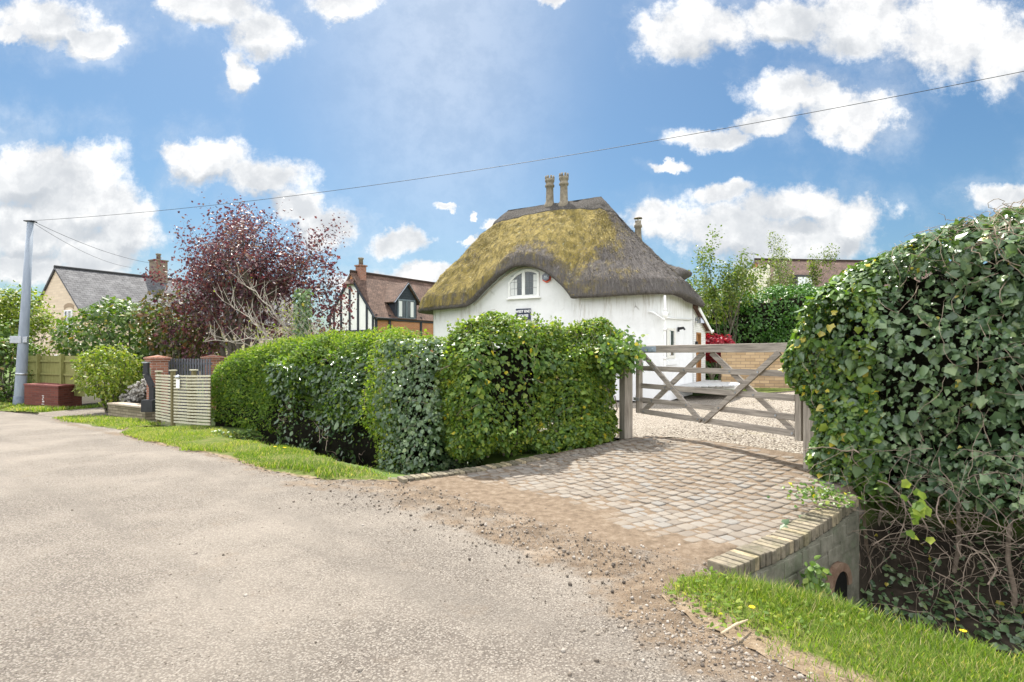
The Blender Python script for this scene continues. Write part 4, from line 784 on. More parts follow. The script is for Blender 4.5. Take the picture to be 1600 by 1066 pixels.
def culvert(p0, p1, wn, label, pipe=None):
    p0, p1, wn = np.array(p0), np.array(p1), np.array(wn); dv = (p1 - p0); L = np.linalg.norm(dv); dv /= L; t = empty('culvert_wall', (0, 0, 0), 0, label, 'wall'); rot = Matrix(((dv[0], wn[0], 0), (dv[1], wn[1], 0), (0, 0, 1)))
    k = int(L / .079); pos = 0
    for i in range(k):
        c = p0 + dv * ((i + .5) * L / k) - wn * .105; z = gz1(*(p0 + dv * ((i + .5) * L / k) - wn * .35)); h = .108; jj = random.gauss(0, .005)
        mb = MB(); mb.box((c[0] + wn[0] * jj, c[1] + wn[1] * jj, z + .05 - h / 2 + random.gauss(0, .003)), (L / k - .011, .215, h), rot @ Matrix.Rotation(random.gauss(0, .015), 3, 'Z'), .011)
        o = mb.build('coping_brick', STOCK, t); at = o.data.attributes.new('rnd', 'FLOAT', 'POINT'); at.data.foreach_set('value', np.full(len(o.data.vertices), random.random(), np.float32))
    mb = MB(); N = 40                                               # mortared face behind the dark pipe-mouth plate
    zt = [gz1(*(p0 + dv * (L * i / N) - wn * .35)) + .045 for i in range(N + 1)]; hz_ = [-1.25] * (N + 1)
    V = []; Fc = []
    for i in range(N + 1):
        q = p0 + dv * (L * i / N); off = .0 if not pipe else .0
        for (o_, z) in ((-.006, zt[i] - .110), (-.20, zt[i] - .110), (-.20, -1.25), (-.006, -1.25)): V.append((q[0] + wn[0] * o_, q[1] + wn[1] * o_, z))
    for i in range(N):
        for a_ in range(4): Fc.append((i * 4 + a_, i * 4 + (a_ + 1) % 4, (i + 1) * 4 + (a_ + 1) % 4, (i + 1) * 4 + a_))
    Fc += [(0, 1, 2, 3), (N * 4 + 3, N * 4 + 2, N * 4 + 1, N * 4)]; mb.add(V, Fc); mb.build('headwall', ALGAE, t)
    mb = MB()                                                       # a few courses of dressed blocks
    for rw in range(2):
        x = .0
        while x < L - .1:
            bl = random.uniform(.26, .42); bl = min(bl, L - x - .01); c = p0 + dv * (x + bl / 2) - wn * .02; z = min(zt[int(np.clip(x / L * N, 0, N))], zt[int(np.clip((x + bl) / L * N, 0, N))]) - .122 - rw * .15 - .07
            mb.box((c[0], c[1], z), (bl - .012, .05 + random.uniform(0, .012), .135), rot, .008); x += bl
    mb.build('stone_course', ALGAE, t)
    if pipe:
        c = p0 + dv * (L * pipe[0]); z = pipe[1]; r_ = pipe[2]; ring = []; mb = MB(); n = 22; V = []; Fc = []
        for i in range(n + 1):
            an = math.pi * (i / n) * 1.0
            for (rr2, off) in ((r_, .05), (r_ + .075, .05), (r_ + .075, -.02), (r_, -.10)): V.append((c[0] + dv[0] * rr2 * math.cos(an) + wn[0] * off, c[1] + dv[1] * rr2 * math.cos(an) + wn[1] * off, z + rr2 * math.sin(an)))
        for i in range(n):
            for a_ in range(4): Fc.append((i * 4 + a_, (i + 1) * 4 + a_, (i + 1) * 4 + (a_ + 1) % 4, i * 4 + (a_ + 1) % 4))
        Fc += [(0, 1, 2, 3), (n * 4 + 3, n * 4 + 2, n * 4 + 1, n * 4)]; mb.add(V, Fc); mb.build('pipe_arch', simple('rusty_pipe_arch', (.13, .075, .05), (.24, .17, .12), 12, .9, .2, .6, .01), t)
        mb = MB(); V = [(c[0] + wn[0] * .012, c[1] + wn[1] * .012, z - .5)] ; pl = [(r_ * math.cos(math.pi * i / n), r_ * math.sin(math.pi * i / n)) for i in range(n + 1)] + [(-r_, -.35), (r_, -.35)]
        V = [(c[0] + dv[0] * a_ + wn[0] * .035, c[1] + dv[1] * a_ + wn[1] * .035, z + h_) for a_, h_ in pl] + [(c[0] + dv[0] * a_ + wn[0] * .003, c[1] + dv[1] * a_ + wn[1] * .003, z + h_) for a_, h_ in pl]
        M_ = len(pl); mb.add(V, [tuple(range(M_)), tuple(range(2 * M_ - 1, M_ - 1, -1))] + [(i, i + M_, (i + 1) % M_ + M_, (i + 1) % M_) for i in range(M_)]); mb.build('pipe_mouth_plate', simple('pipe_shade', (.006, .006, .005), (.012, .011, .01), 9, .9, .1, 0), t)  # near-black plate closing the arch; the opening's shade is painted on it
    return t
culvert(WALL0, WALL0 + WD * 2.35, WN, 'brick-on-edge coped culvert wall with an arched pipe mouth, at the near side of the drive', (.76, -.56, .165))
culvert(L0 + ED * 2.3, L0, LN, 'worn brick kerb wall of the culvert on the far side of the drive')

# ------------------------------------------------------------------ slatted fence, gatepillars, left-hand street furniture
FA, FB, FC_ = np.array([-9.40, 15.05]), np.array([-8.52, 14.30]), np.array([-6.98, 13.25])
sf = empty('slatted_fence', (0, 0, 0), 0, 'low fence of pale horizontal slats with a white notice beside the clipped hedge', 'fence')
def slat_panel(a, b2, zb_, zt_, off):
    d2 = (b2 - a); L = np.linalg.norm(d2); d2 = d2 / L; nn = np.array([d2[1], -d2[0]]); mb = MB(); n = 16
    for k in range(n):
        fz = (k + .5) / n; p0 = a + nn * off; p1 = b2 + nn * off; z0 = zb_[0] + (zt_[0] - zb_[0]) * fz; z1 = zb_[1] + (zt_[1] - zb_[1]) * fz
        mb.bar((p0[0], p0[1], z0), (p1[0], p1[1], z1), .044, .022, (0, 0, 1), .003)
    mb.build('slat_panel', SLAT, sf)
    for t_ in (.08, .92):
        q = a + (b2 - a) * t_ + nn * (off - .028); MB().box((q[0], q[1], (zb_[0] + zt_[0]) / 2), (.05, .03, zt_[0] - zb_[0] - .05)).build('batten', SLATPOST, sf)
slat_panel(FA, FB - (FB - FA) * .04, (-.14, -.14), (1.07, 1.08), .02); slat_panel(FB + (FC_ - FB) * .04, FB + (FC_ - FB) * .42, (-.14, -.12), (1.08, 1.09), .012); slat_panel(FB + (FC_ - FB) * .43, FC_, (-.12, -.08), (1.09, 1.12), .045)
for (q, h_) in ((FB, 1.17), (FB + (FC_ - FB) * .46 + np.array([.03, .10]), 1.19), (FA + np.array([.02, .06]), 1.12)):
    mb = MB(); mb.box((q[0], q[1], (h_ - .3) / 2), (.09, .09, h_ + .3), Matrix.Rotation(math.atan2(-.65, .76), 3, 'Z'), .006); o = mb.build('post', SLATPOST, sf)
    mb = MB(); mb.box((q[0], q[1], h_ + .012), (.15, .15, .03), Matrix.Rotation(math.atan2(-.65, .76), 3, 'Z'), .006); mb.build('cap', SLAT, o)
fr_ = Matrix.Rotation(math.atan2(-.563, .826), 3, 'Z'); q = FB + (FC_ - FB) * .20 + np.array([-.033, -.05]); nb = empty('notice_plate', (q[0], q[1], .86), math.atan2(-.563, .826), 'small blank white notice fixed to the slatted fence', 'notice'); MB().box((0, 0, 0), (.17, .012, .22), None, .004).build('plate', WHITE, nb)
q = FB + (FC_ - FB) * .20 + np.array([-.035, -.055]); lt = empty('fence_light', (q[0], q[1], 1.03), math.atan2(-.563, .826), 'small round grey lamp above the white notice on the slatted fence', 'lamp'); mb = MB(); mb.lathe([(.055, -.03), (.065, 0), (.05, .03), (.02, .045)], (0, 0, 0), 12); mb.build('housing', STEEL, lt, True); MB().box((0, .03, 0), (.06, .03, .05)).build('bracket', BLACK, lt)
REDB = brick_mat('red_brick', (.24, .10, .065), (.33, .15, .10), (.32, .27, .23)); DARKB = brick_mat('dark_red_brick', (.105, .032, .025), (.16, .05, .036), (.12, .06, .05), sf=.3)
CONC = simple('grey_coping', (.30, .25, .20), (.42, .36, .29), 6, .9, .2, .4)
for (px, D, w_, zt, lab) in ((246, 17.4, .44, 558, 'tall square red brick gate pillar with a stepped cap and a small letter box'), (333, 18.6, .42, 557, 'red brick gate pillar partly hidden by the end of the clipped hedge')):
    q = P(px, 640, D); zt_ = CAMZ - (zt - HY) / F * D; t = empty('brick_pillar', (q.x, q.y, -.4), R(-38), lab, 'pillar', 'red brick gate pillars'); MB().box((0, 0, (zt_ + .4 - .12) / 2), (w_, w_, zt_ + .4 - .12)).build('shaft', REDB, t)
    mb = MB(); mb.box((0, 0, zt_ + .4 - .09), (w_ + .08, w_ + .08, .06)); mb.box((0, 0, zt_ + .4 - .035), (w_ + .14, w_ + .14, .05)); mb.add([(sx_ * (w_ + .1) / 2, sy_ * (w_ + .1) / 2, zt_ + .39) for sx_, sy_ in ((-1, -1), (1, -1), (1, 1), (-1, 1))] + [(0, 0, zt_ + .46)], [(0, 1, 4), (1, 2, 4), (2, 3, 4), (3, 0, 4)]); mb.build('cap', REDB, t)
q = P(230, 583, 16.9); lb = empty('letter_box', (q.x, q.y, q.z), R(-38), 'grey-green letter box on the side of the tall brick pillar', 'letter box'); MB().box((0, 0, 0), (.22, .14, .30), None, .02).build('box', simple('letterbox_metal', (.17, .17, .12), (.25, .25, .18), 8, .5, .4, .1), lb); MB().box((0, -.075, .07), (.15, .012, .03)).build('slot', BLACK, lb)
A_, B_ = P(258, 640, 17.9), P(330, 640, 17.2); rg = empty('metal_gate', (0, 0, 0), 0, 'dark vertical-barred driveway gate between the two brick pillars', 'gate'); mb = MB()
GATEM = simple('slate_grey_gate_paint', (.06, .065, .075), (.10, .105, .12), 8, .5, .4, .1)
for k in range(17):
    t_ = (k + .5) / 17; x, y = A_.x + (B_.x - A_.x) * t_, A_.y + (B_.y - A_.y) * t_; MB().box((x, y, .62), (.062, .02, 1.66), Matrix.Rotation(math.atan2(B_.y - A_.y, B_.x - A_.x), 3, 'Z')).build('bar', GATEM, rg)
for z in (1.30, -.05): mb = MB(); mb.bar((A_.x, A_.y + .025, z), (B_.x, B_.y + .025, z), .06, .03); mb.build('cross_rail', GATEM, rg)
# stone wall and rubble bank
STONEW = brick_mat('coursed_stone', (.16, .135, .09), (.27, .23, .16), (.10, .085, .06), .34, .085, bmp=1.0)
A_, B_ = P(178, 640, 17.3), P(236, 640, 16.0); sw_ = empty('stone_wall', ((A_.x + B_.x) / 2, (A_.y + B_.y) / 2, 0), math.atan2(B_.y - A_.y, B_.x - A_.x), 'low mossy stone retaining wall with flat coping below the brick pillar', 'wall'); Lw = (A_ - B_).length
MB().box((0, 0, -.20), (Lw, .30, .56)).build('wall', STONEW, sw_)
mb = MB()
for k in range(4): mb.box((-Lw / 2 + Lw * (k + .5) / 4, 0, .105), (Lw / 4 - .01, .38, .05), Matrix.Rotation(random.gauss(0, .01), 3, 'Y'), .008)
mb.build('coping', CONC, sw_)
n = 1100; A_ = P(193, 618, 18.0); B_ = P(236, 588, 17.4); t_ = RNG.random((n, 2)); Q = np.array(A_) + (np.array(B_) - np.array(A_)) * t_[:, :1] + np.c_[RNG.normal(0, .12, n), RNG.uniform(0, 1.0, n), -t_[:, 1] * .45 + .05]
rb = scatter('rubble_stones', ICO, Q, RNG.normal(0, 1, (n, 3)), RNG.normal(0, 1, (n, 3)), RNG.uniform(.05, .13, n), simple('pale_rubble', (.20, .19, .17), (.42, .40, .37), 5, .9, .2, .5), None, None, None, .1); tag(rb, 'bank of pale rubble stones behind the low stone wall', 'rubble', kind='stuff')
# cranked black steel post with box base
bp_ = empty('steel_post', (0, 0, 0), 0, 'black cranked steel post rising from a square black box beside the slatted fence', 'post')
pts = [P(238, 625, 15.7), P(238, 605, 15.7), P(228.5, 585, 15.7), P(228.5, 567, 15.7)]; mb = MB()
for a_, c_ in zip(pts[:-1], pts[1:]): mb.bar(a_, c_, .10, .13, (0, 1, 0), .004)
mb.build('post', BLACK, bp_); c_ = P(234, 634, 15.6); MB().box((c_.x, c_.y, c_.z), (.31, .28, .33), None, .01).build('base_box', BLACK, bp_); c_ = P(228.5, 566.5, 15.7); MB().box(c_, (.16, .15, .03)).build('top_plate', STEEL, bp_)
# telegraph pole and its wires
PD = 21.0; tb, tt = P(30.5, 633, PD), P(47.5, 347, PD + .0); tb.z = -.33
tp = empty('utility_pole', (tb.x, tb.y, tb.z), 0, 'tall grey-blue leaning utility pole at the edge of the lane', 'pole'); q = tt - tb
PGREY = simple('grey_blue_pole', (.17, .20, .25), (.27, .31, .36), 5, .6, .35, .3, .004, (1, 1, .2))
MB().tube([Vector((0, 0, -.5)), Vector((0, 0, 0)), q * .175, q * .45, q * 1.0], [.185, .185, .172, .15, .095], 16).build('shaft', PGREY, tp, True)
MB().tube([Vector((-.004, 0, -.4)), Vector((0, 0, 0)), q * .055], [.20, .20, .192], 16).build('base_sleeve', simple('pole_base', (.10, .125, .16), (.16, .19, .23), 6, .7, .3, .2), tp, True)
c_ = P(36, 531, PD) - tb; mb = MB(); mb.box((c_.x - .14, -.12, c_.z), (.42, .10, .26), None, .01); mb.box((c_.x + .20, -.12, c_.z), (.16, .08, .22), None, .01); mb.build('junction_box', STEEL, tp)
mb = MB(); mb.box(q + Vector((0, 0, .02)), (.30, .26, .035)); mb.build('top_plate', BLACK, tp)
mb = MB(); mb.tube([q * .175 - q.normalized() * .04, q * .175 + q.normalized() * .04], .182, 16); mb.build('band', STEEL, tp, True)
WIRE = simple('wire', (.02, .02, .022), (.03, .03, .032), 5, .6, .3, 0)
def wire(a, b2, sag, r_, lab):
    pts = [a + (b2 - a) * t_ - Vector((0, 0, 4 * sag * t_ * (1 - t_))) for t_ in np.linspace(0, 1, 60)]; o = MB().tube(pts, r_, 5).build('overhead_wire', WIRE, None, True); tag(o, lab, 'wire', 'wires from the utility pole')
wire(P(49, 345, PD), P(1900, 50, 10.5), 0.55, .007, 'long overhead wire crossing the sky from the pole above the thatched roof')
wire(P(50, 345, PD), P(242, 412, 33), 0.25, .008, 'short wire from the pole to the chimney of the stone house')
wire(P(50, 347, PD), P(205, 418, 34), 0.30, .007, 'lower thin wire from the pole to the ridge of the stone house')
# board fence and brick box
bf = empty('board_fence', (0, 0, 0), 0, 'green-stained close-boarded fence with posts and rails behind the brick box', 'fence'); A_, B_ = P(34, 600, 22.5), P(132, 600, 19.8)
mb = MB(); dv = Vector((B_.x - A_.x, B_.y - A_.y, 0)); Lf = dv.length; dv.normalize(); ang = math.atan2(dv.y, dv.x); rot = Matrix.Rotation(ang, 3, 'Z'); nb_ = int(Lf / .11)
for k in range(nb_): c_ = Vector((A_.x, A_.y, 0)) + dv * ((k + .5) * Lf / nb_); mb.box((c_.x, c_.y, .82), (Lf / nb_ - .006, .016, 1.42), rot @ Matrix.Rotation(.05, 3, 'Z'))
mb.build('boards', CLOSEB, bf)
nrm_ = Vector((dv.y, -dv.x, 0))
for z in (.36, .85, 1.33): mb = MB(); mb.bar(Vector((A_.x, A_.y, z)) + nrm_ * .035, Vector((B_.x, B_.y, z)) + nrm_ * .035, .07, .045); mb.build('rail', CLOSEB, bf)
for px in (63.5, 100.5):
    k = (px - CX) / F; t_ = (A_.x - k * A_.y) / (k * dv.y - dv.x); c_ = Vector((A_.x, A_.y, 0)) + dv * t_ + nrm_ * .07; mb = MB(); mb.box((c_.x, c_.y, .78), (.12, .12, 1.62), rot, .006); mb.build('post', CLOSEB, bf)
bx = empty('brick_enclosure', (0, 0, 0), 0, 'low dark red brick box with a small white mark beside the grey pole', 'enclosure'); A_, C_, B_ = P(38, 634, 20.5), P(91, 636, 19.4), P(128, 632, 20.6)
zt_ = CAMZ - (603 - HY) / F * 19.6
BACK = A_ + (B_ - C_)
mb = MB(); pl4 = [(p_.x, p_.y) for p_ in (A_, C_, B_, BACK)]; mb.add([(x, y, -.6) for x, y in pl4] + [(x, y, zt_ - .04) for x, y in pl4], [(3, 2, 1, 0), (4, 5, 6, 7)] + [(i_, (i_ + 1) % 4, (i_ + 1) % 4 + 4, i_ + 4) for i_ in range(4)]); mb.build('wall', DARKB, bx)
cen = (A_ + B_) / 2; mb = MB(); q4 = [(cen.x + (x - cen.x) * 1.03, cen.y + (y - cen.y) * 1.03) for x, y in pl4]; mb.add([(x, y, zt_ - .037) for x, y in q4] + [(x, y, zt_ + .02) for x, y in q4], [(3, 2, 1, 0), (4, 5, 6, 7)] + [(i_, (i_ + 1) % 4, (i_ + 1) % 4 + 4, i_ + 4) for i_ in range(4)]); mb.build('coping', simple('red_coping', (.12, .035, .03), (.18, .055, .045), 5), bx)
fdv = (C_ - A_); fl = fdv.length; fdv.normalize(); fn = Vector((fdv.y, -fdv.x, 0)); mb = MB(); rot = Matrix.Rotation(math.atan2(fdv.y, fdv.x), 3, 'Z'); c0 = Vector((A_.x, A_.y, 0)) + fdv * fl * .57 + fn * .006
for (dx, z, w_, h_, sh) in ((0, .10, .12, .025, 0), (.02, .04, .07, .03, .5), (-.02, -.02, .07, .03, .5), (.02, -.10, .12, .05, 0), (0, -.19, .17, .02, 0)): mb.box(c0 + fdv * dx + Vector((0, 0, z)), (w_, .012, h_), rot @ Matrix.Rotation(sh, 3, 'Y'))
mb.build('mark', simple('chalky_mark', (.45, .42, .40), (.6, .57, .55), 20), bx)

# ------------------------------------------------------------------ neighbouring houses
def roof_uv(o, quads):
    """planar UVs in metres, along the eave and up the slope"""
    uvl = o.data.uv_layers.new(name='UVMap'); me = o.data
    for pl in me.polygons:
        nrm_ = Vector(pl.normal); e = Vector((0, 0, 1)).cross(nrm_); e = e.normalized() if e.length > 1e-4 else Vector((1, 0, 0)); s_ = nrm_.cross(e)
        for li in pl.loop_indices: c_ = me.vertices[me.loops[li].vertex_index].co; uvl.data[li].uv = (c_.dot(e), c_.dot(s_))
def house(name, label, apex, rdir, length, hw, eave_z_, ground, wallm, roofm, overhang=.25):
    ang = math.atan2(rdir[1], rdir[0]); t = empty(name, (apex.x, apex.y, ground), ang, label, 'house'); az, ez_ = apex.z - ground, eave_z_ - ground; sl = (az - ez_) / hw
    mb = MB(); mb.add([(x, y, z) for x in (0, length) for (y, z) in ((-hw, -.5), (hw, -.5), (hw, ez_ - .02), (0, az - .12), (-hw, ez_ - .02))], [(0, 1, 2, 3, 4), (9, 8, 7, 6, 5), (0, 5, 6, 1), (1, 6, 7, 2), (2, 7, 8, 3), (3, 8, 9, 4), (4, 9, 5, 0)]); mb.build('wall', wallm, t)
    mb = MB(); o_ = overhang
    for s_ in (-1, 1): mb.slab([(-o_ * .4, 0, az + .02), (length + o_, 0, az + .02), (length + o_, s_ * (hw + o_), ez_ - sl * o_ + .02), (-o_ * .4, s_ * (hw + o_), ez_ - sl * o_ + .02)], .10)
    rf = mb.build('roof', roofm, t); roof_uv(rf, None); mb = MB(); mb.tube([(-o_ * .4, 0, az + .03), (length + o_, 0, az + .03)], .09, 8); mb.build('ridge_tiles', roofm, rf)
    return t, az, ez_, sl
BEIGE = brick_mat('beige_stone_brick', (.60, .49, .36), (.70, .58, .43), (.55, .47, .36), .44, .15, bmp=.4, sf=.25); SLATE = tile_mat('grey_slate', (.085, .085, .092), (.13, .13, .135), .3, .2)
ap = P(88, 418, 32); h1, az, ez_, sl = house('stone_house', 'beige stone house with a steep grey slate roof at the left', ap, (.51, .86), 15, 3.1, 3.86, -.3, BEIGE, SLATE)
def gable_window(t, y, z, w_, h_, arch_=True):
    wn = empty('window', (0, y, z)); wn.parent = t; mb = MB(); f = .07
    mb.box((-.03, 0, f / 2), (.06, w_, f)); mb.box((-.03, 0, h_ - f / 2), (.06, w_, f)); mb.box((-.03, -w_ / 2 + f / 2, h_ / 2), (.058, f, h_ - 2 * f)); mb.box((-.03, w_ / 2 - f / 2, h_ / 2), (.058, f, h_ - 2 * f)); mb.box((-.03, 0, h_ / 2), (.05, .06, h_ - 2 * f)); mb.build('frame', WHITE, wn); MB().box((-.01, 0, h_ / 2), (.03, w_ - .1, h_ - .1)).build('pane', GLASS, wn)
    mb = MB(); mb.box((-.05, 0, -.05), (.14, w_ + .2, .08)); mb.build('sill', CONC, wn)
    mb = MB(); n = 7; V = []
    for i_ in range(n + 1): an = math.pi * (.22 + .56 * i_ / n); V += [(-.02, math.cos(an) * w_ * .75, h_ + .02 + (math.sin(an) - .63) * .4), (-.02, math.cos(an) * w_ * .82, h_ + .24 + (math.sin(an) - .63) * .4)]
    mb.add(V, [(2 * i_, 2 * i_ + 1, 2 * i_ + 3, 2 * i_ + 2) for i_ in range(n)]); mb.build('brick_arch', simple('arch_stone', (.26, .19, .12), (.36, .27, .18), 12), wn)
gable_window(h1, -1.55, 3.05, .95, 1.25); gable_window(h1, -.55, .75, 1.3, 1.1)
gable_window(h1, -2.55, .75, .7, 1.1)
def chim(t, x, y, z0, z1, w_, mat, potm=None, pots=1):
    mb = MB(); mb.box((x, y, (z0 + z1) / 2), (w_, w_, z1 - z0)); c_ = mb.build('chimney', mat, t); mb = MB(); mb.box((x, y, z1 + .04), (w_ + .10, w_ + .10, .08)); mb.build('chimney_cap', mat, c_)
    if potm:
        mb = MB(); mb.lathe([(.13, z1 + .08), (.12, z1 + .4), (.16, z1 + .42), (.16, z1 + .5), (.1, z1 + .5)], (x, y, 0), 12); mb.build('pot', potm, c_, True)
chim(h1, 5.5, 0, az - .4, az + 1.1, .75, brick_mat('dark_stone_brick', (.17, .13, .10), (.24, .19, .14), (.22, .18, .14)), POT)
TILE = tile_mat('brown_clay_tiles', (.095, .060, .046), (.145, .092, .070)); ORB = brick_mat('orange_brick', (.38, .15, .06), (.48, .21, .09), (.36, .28, .21)); RENDER = simple('white_render', (.72, .71, .68), (.8, .79, .76), 3, .85, .2, .3); DTIM = simple('black_timber', (.015, .02, .028), (.03, .036, .046), 10, .7, .3, .3, .005)
ap = P(549, 425, 32); rdv = Vector((.58, .81, 0)); h2, az, ez_, sl = house('timbered_house', 'black-timbered white and orange brick house with a brown tiled roof and dormer', ap, (.58, .81), 12, 1.95, 3.75, .1, ORB, TILE, .15)
HW = 1.95                                                            # gable: rendered panel and timbers
mb = MB(); mb.add([(-.02, y, z) for y, z in ((-HW, .0), (HW, .0), (HW, ez_ - .05), (.32, az - .72), (-.32, az - .72), (-HW, ez_ - .05))] + [(-.001, y, z) for y, z in ((-HW, .0), (HW, .0), (HW, ez_ - .05), (.32, az - .72), (-.32, az - .72), (-HW, ez_ - .05))], [(0, 1, 2, 3, 4, 5), (11, 10, 9, 8, 7, 6)] + [(i_, i_ + 6, (i_ + 1) % 6 + 6, (i_ + 1) % 6) for i_ in range(6)]); mb.build('render_panel', RENDER, h2)
mb = MB()
for (y, z1) in ((-HW + .09, ez_ - .1), (-1.35, ez_ + .62), (-.62, az - .95), (.1, az - .8), (.85, az - 1.2), (1.5, ez_ + .4), (HW - .09, ez_ - .1)): mb.box((-.035, y, z1 / 2), (.06, .14, z1))
mb.box((-.04, 0, 2.75), (.07, 2 * HW, .15)); mb.box((-.04, 0, 1.0), (.07, 2 * HW, .14))
mb.bar((-.05, -.6, 2.7), (-.05, .85, 1.2), .14, .05, (1, 0, 0)); mb.bar((-.05, -HW - .1, ez_ - .2), (-.05, -.3, az - .62), .17, .10, (1, 0, 0)); mb.bar((-.05, HW + .1, ez_ - .2), (-.05, .3, az - .62), .17, .10, (1, 0, 0)); mb.build('timber_frame', DTIM, h2)
mb = MB(); mb.slab([(-.32, -.45, az - .70), (-.32, .45, az - .70), (.5, .03, az + .07), (.5, -.03, az + .07)], .09); hp = mb.build('hip_tiles', TILE, h2); roof_uv(hp, None)
chim(h2, .55, -.15, az - .9, az + .35, .42, REDB, POT)
mb = MB()                                                            # side wall timbers (local y = -HW faces the lane)
for x in (.08, 1.05, 3.5, 5, 6.5, 8): mb.box((x, -HW - .03, 1.85), (.14, .06, 3.6))
mb.box((6, -HW - .035, ez_ - .22), (12, .07, .16)); mb.build('side_timbers', DTIM, h2)
mb = MB(); mb.tube([(-.1, -HW - .28, ez_ - .22), (1.35, -HW - .28, ez_ - .22)], .055, 8); mb.build('gutter', BLACK, h2)
dm_ = empty('dormer', (2.27, -HW, 0)); dm_.parent = h2; dw, dz0, dz1, dza = .84, 3.38, 4.62, 5.55
mb = MB(); mb.add([(x, y, z) for y in (-.06, 2.0) for (x, z) in ((-dw, dz0), (dw, dz0), (dw, dz1), (0, dza - .1), (-dw, dz1))], [(0, 1, 2, 3, 4), (9, 8, 7, 6, 5), (0, 5, 6, 1), (1, 6, 7, 2), (2, 7, 8, 3), (3, 8, 9, 4), (4, 9, 5, 0)]); mb.build('dormer_wall', DTIM, dm_)
mb = MB()
for k in range(5): z = dz1 + .03 + k * .16; w_ = dw * (1 - (k + .5) * .16 / (dza - dz1)) ; mb.box((0, -.075, z + .06), (2 * w_, .03, .13), Matrix.Rotation(.1, 3, 'X'))
mb.build('weatherboards', simple('blue_black_boards', (.02, .027, .036), (.04, .05, .062), 10, .7, .3, .3), dm_)
mb = MB()
for s_ in (-1, 1): mb.slab([(0, -.22, dza + .05), (0, 1.9, dza + .05), (s_ * (dw + .22), 1.2, dz1 - .2), (s_ * (dw + .22), -.22, dz1 - .2)], .09)
dr_ = mb.build('dormer_roof', TILE, dm_); roof_uv(dr_, None)
mb = MB()
for s_ in (-1, 1): mb.bar((0, -.235, dza + .0), (s_ * (dw + .22), -.235, dz1 - .25), .12, .02, (0, 1, 0))
mb.build('bargeboard', simple('grey_bargeboard', (.13, .15, .18), (.2, .22, .26), 8), dm_)
GREYP = simple('teal_grey_paint', (.09, .12, .14), (.13, .16, .18), 8, .5, .4, 0); mb = MB(); mb.box((0, -.085, dz1 - .05), (1.36, .05, .09)); mb.box((0, -.085, dz0 + .14), (1.36, .05, .09))
for x in (-.64, 0, .64): mb.box((x, -.086, (dz0 + dz1) / 2 + .04), (.08, .05, dz1 - dz0 - .29))
mb.build('dormer_window_frame', GREYP, dm_)
for x in (-.32, .32): MB().box((x, -.072, (dz0 + dz1) / 2 + .04), (.56, .02, dz1 - dz0 - .26)).build('pane', GLASS, dm_)
for x in (-.45, .45): MB().box((x, -.0835, (dz0 + dz1) / 2 + .06), (.24, .002, dz1 - dz0 - .36)).build('curtain', CURT, dm_)
# brown roofed house far right
BTILE = tile_mat('dark_brown_tiles', (.085, .055, .045), (.13, .085, .068), .25, .16)
ap = P(1181, 406, 40); h3, az, ez_, sl = house('brown_roofed_house', 'distant house with a long dark brown tiled roof above the tall hedge', ap, (.995, .10), 17, 3.4, 5.4, .4, ORB, BTILE)
mb = MB(); dx, dy = 1.75, -2.55; wn = empty('roof_window', (dx, dy, az - 1.95)); wn.parent = h3; mb.box((0, .3, .05), (1.15, 1.3, .95)); mb.build('dormer_cheeks', BLACK, wn); MB().box((0, -.37, .05), (.95, .03, .62)).build('pane', simple('blind_white', (.6, .62, .64), (.72, .73, .75), 5, .3, .4, 0), wn); mb = MB(); mb.box((0, -.45, -.36), (1.25, .25, .07)); mb.build('sill', WHITE, wn)
mb = MB(); mb.box((-.15, 0, (az - .6) / 2), (.12, 2 * HW, az - .6)); mb.build('end_board', simple('pale_verge_board', (.6, .55, .45), (.7, .65, .55), 5), h3)
t_ = empty('tv_aerial', P(1178, 440, 39.5), 0, 'thin television aerial on a mast at the end of the brown roof', 'aerial'); mb = MB(); mb.tube([(0, 0, 0), (0, 0, 2.05)], .022, 6); mb.build('mast', STEEL, t_); mb = MB(); mb.tube([(-.7, 0, 2.0), (.15, 0, 1.93)], .015, 5)
for k in range(7): mb.tube([(-.65 + k * .12, -.25, 1.995 - k * .01), (-.65 + k * .12, .25, 1.995 - k * .01)], .008, 4)
mb.build('boom', STEEL, t_)
# yellow brick garden wall
YBR = brick_mat('yellow_brick', (.36, .25, .14), (.54, .39, .23), (.22, .17, .12), .34, .12); A_, B_ = P(1127, 600, 22.2), P(1300, 600, 21.2); gw = empty('garden_wall', ((A_.x + B_.x) / 2, (A_.y + B_.y) / 2, .35), math.atan2(B_.y - A_.y, B_.x - A_.x), 'straight yellow brick garden wall behind the gravel yard', 'wall'); Lw = (A_ - B_).length
MB().box((0, 0, .72), (Lw, .22, 1.54)).build('wall', YBR, gw); mb = MB()
for k in range(int(Lw / .112)): mb.box((-Lw / 2 + (k + .5) * .112, 0, 1.545), (.102, .235, .10), None, .006)
mb.build('coping', YBR, gw)
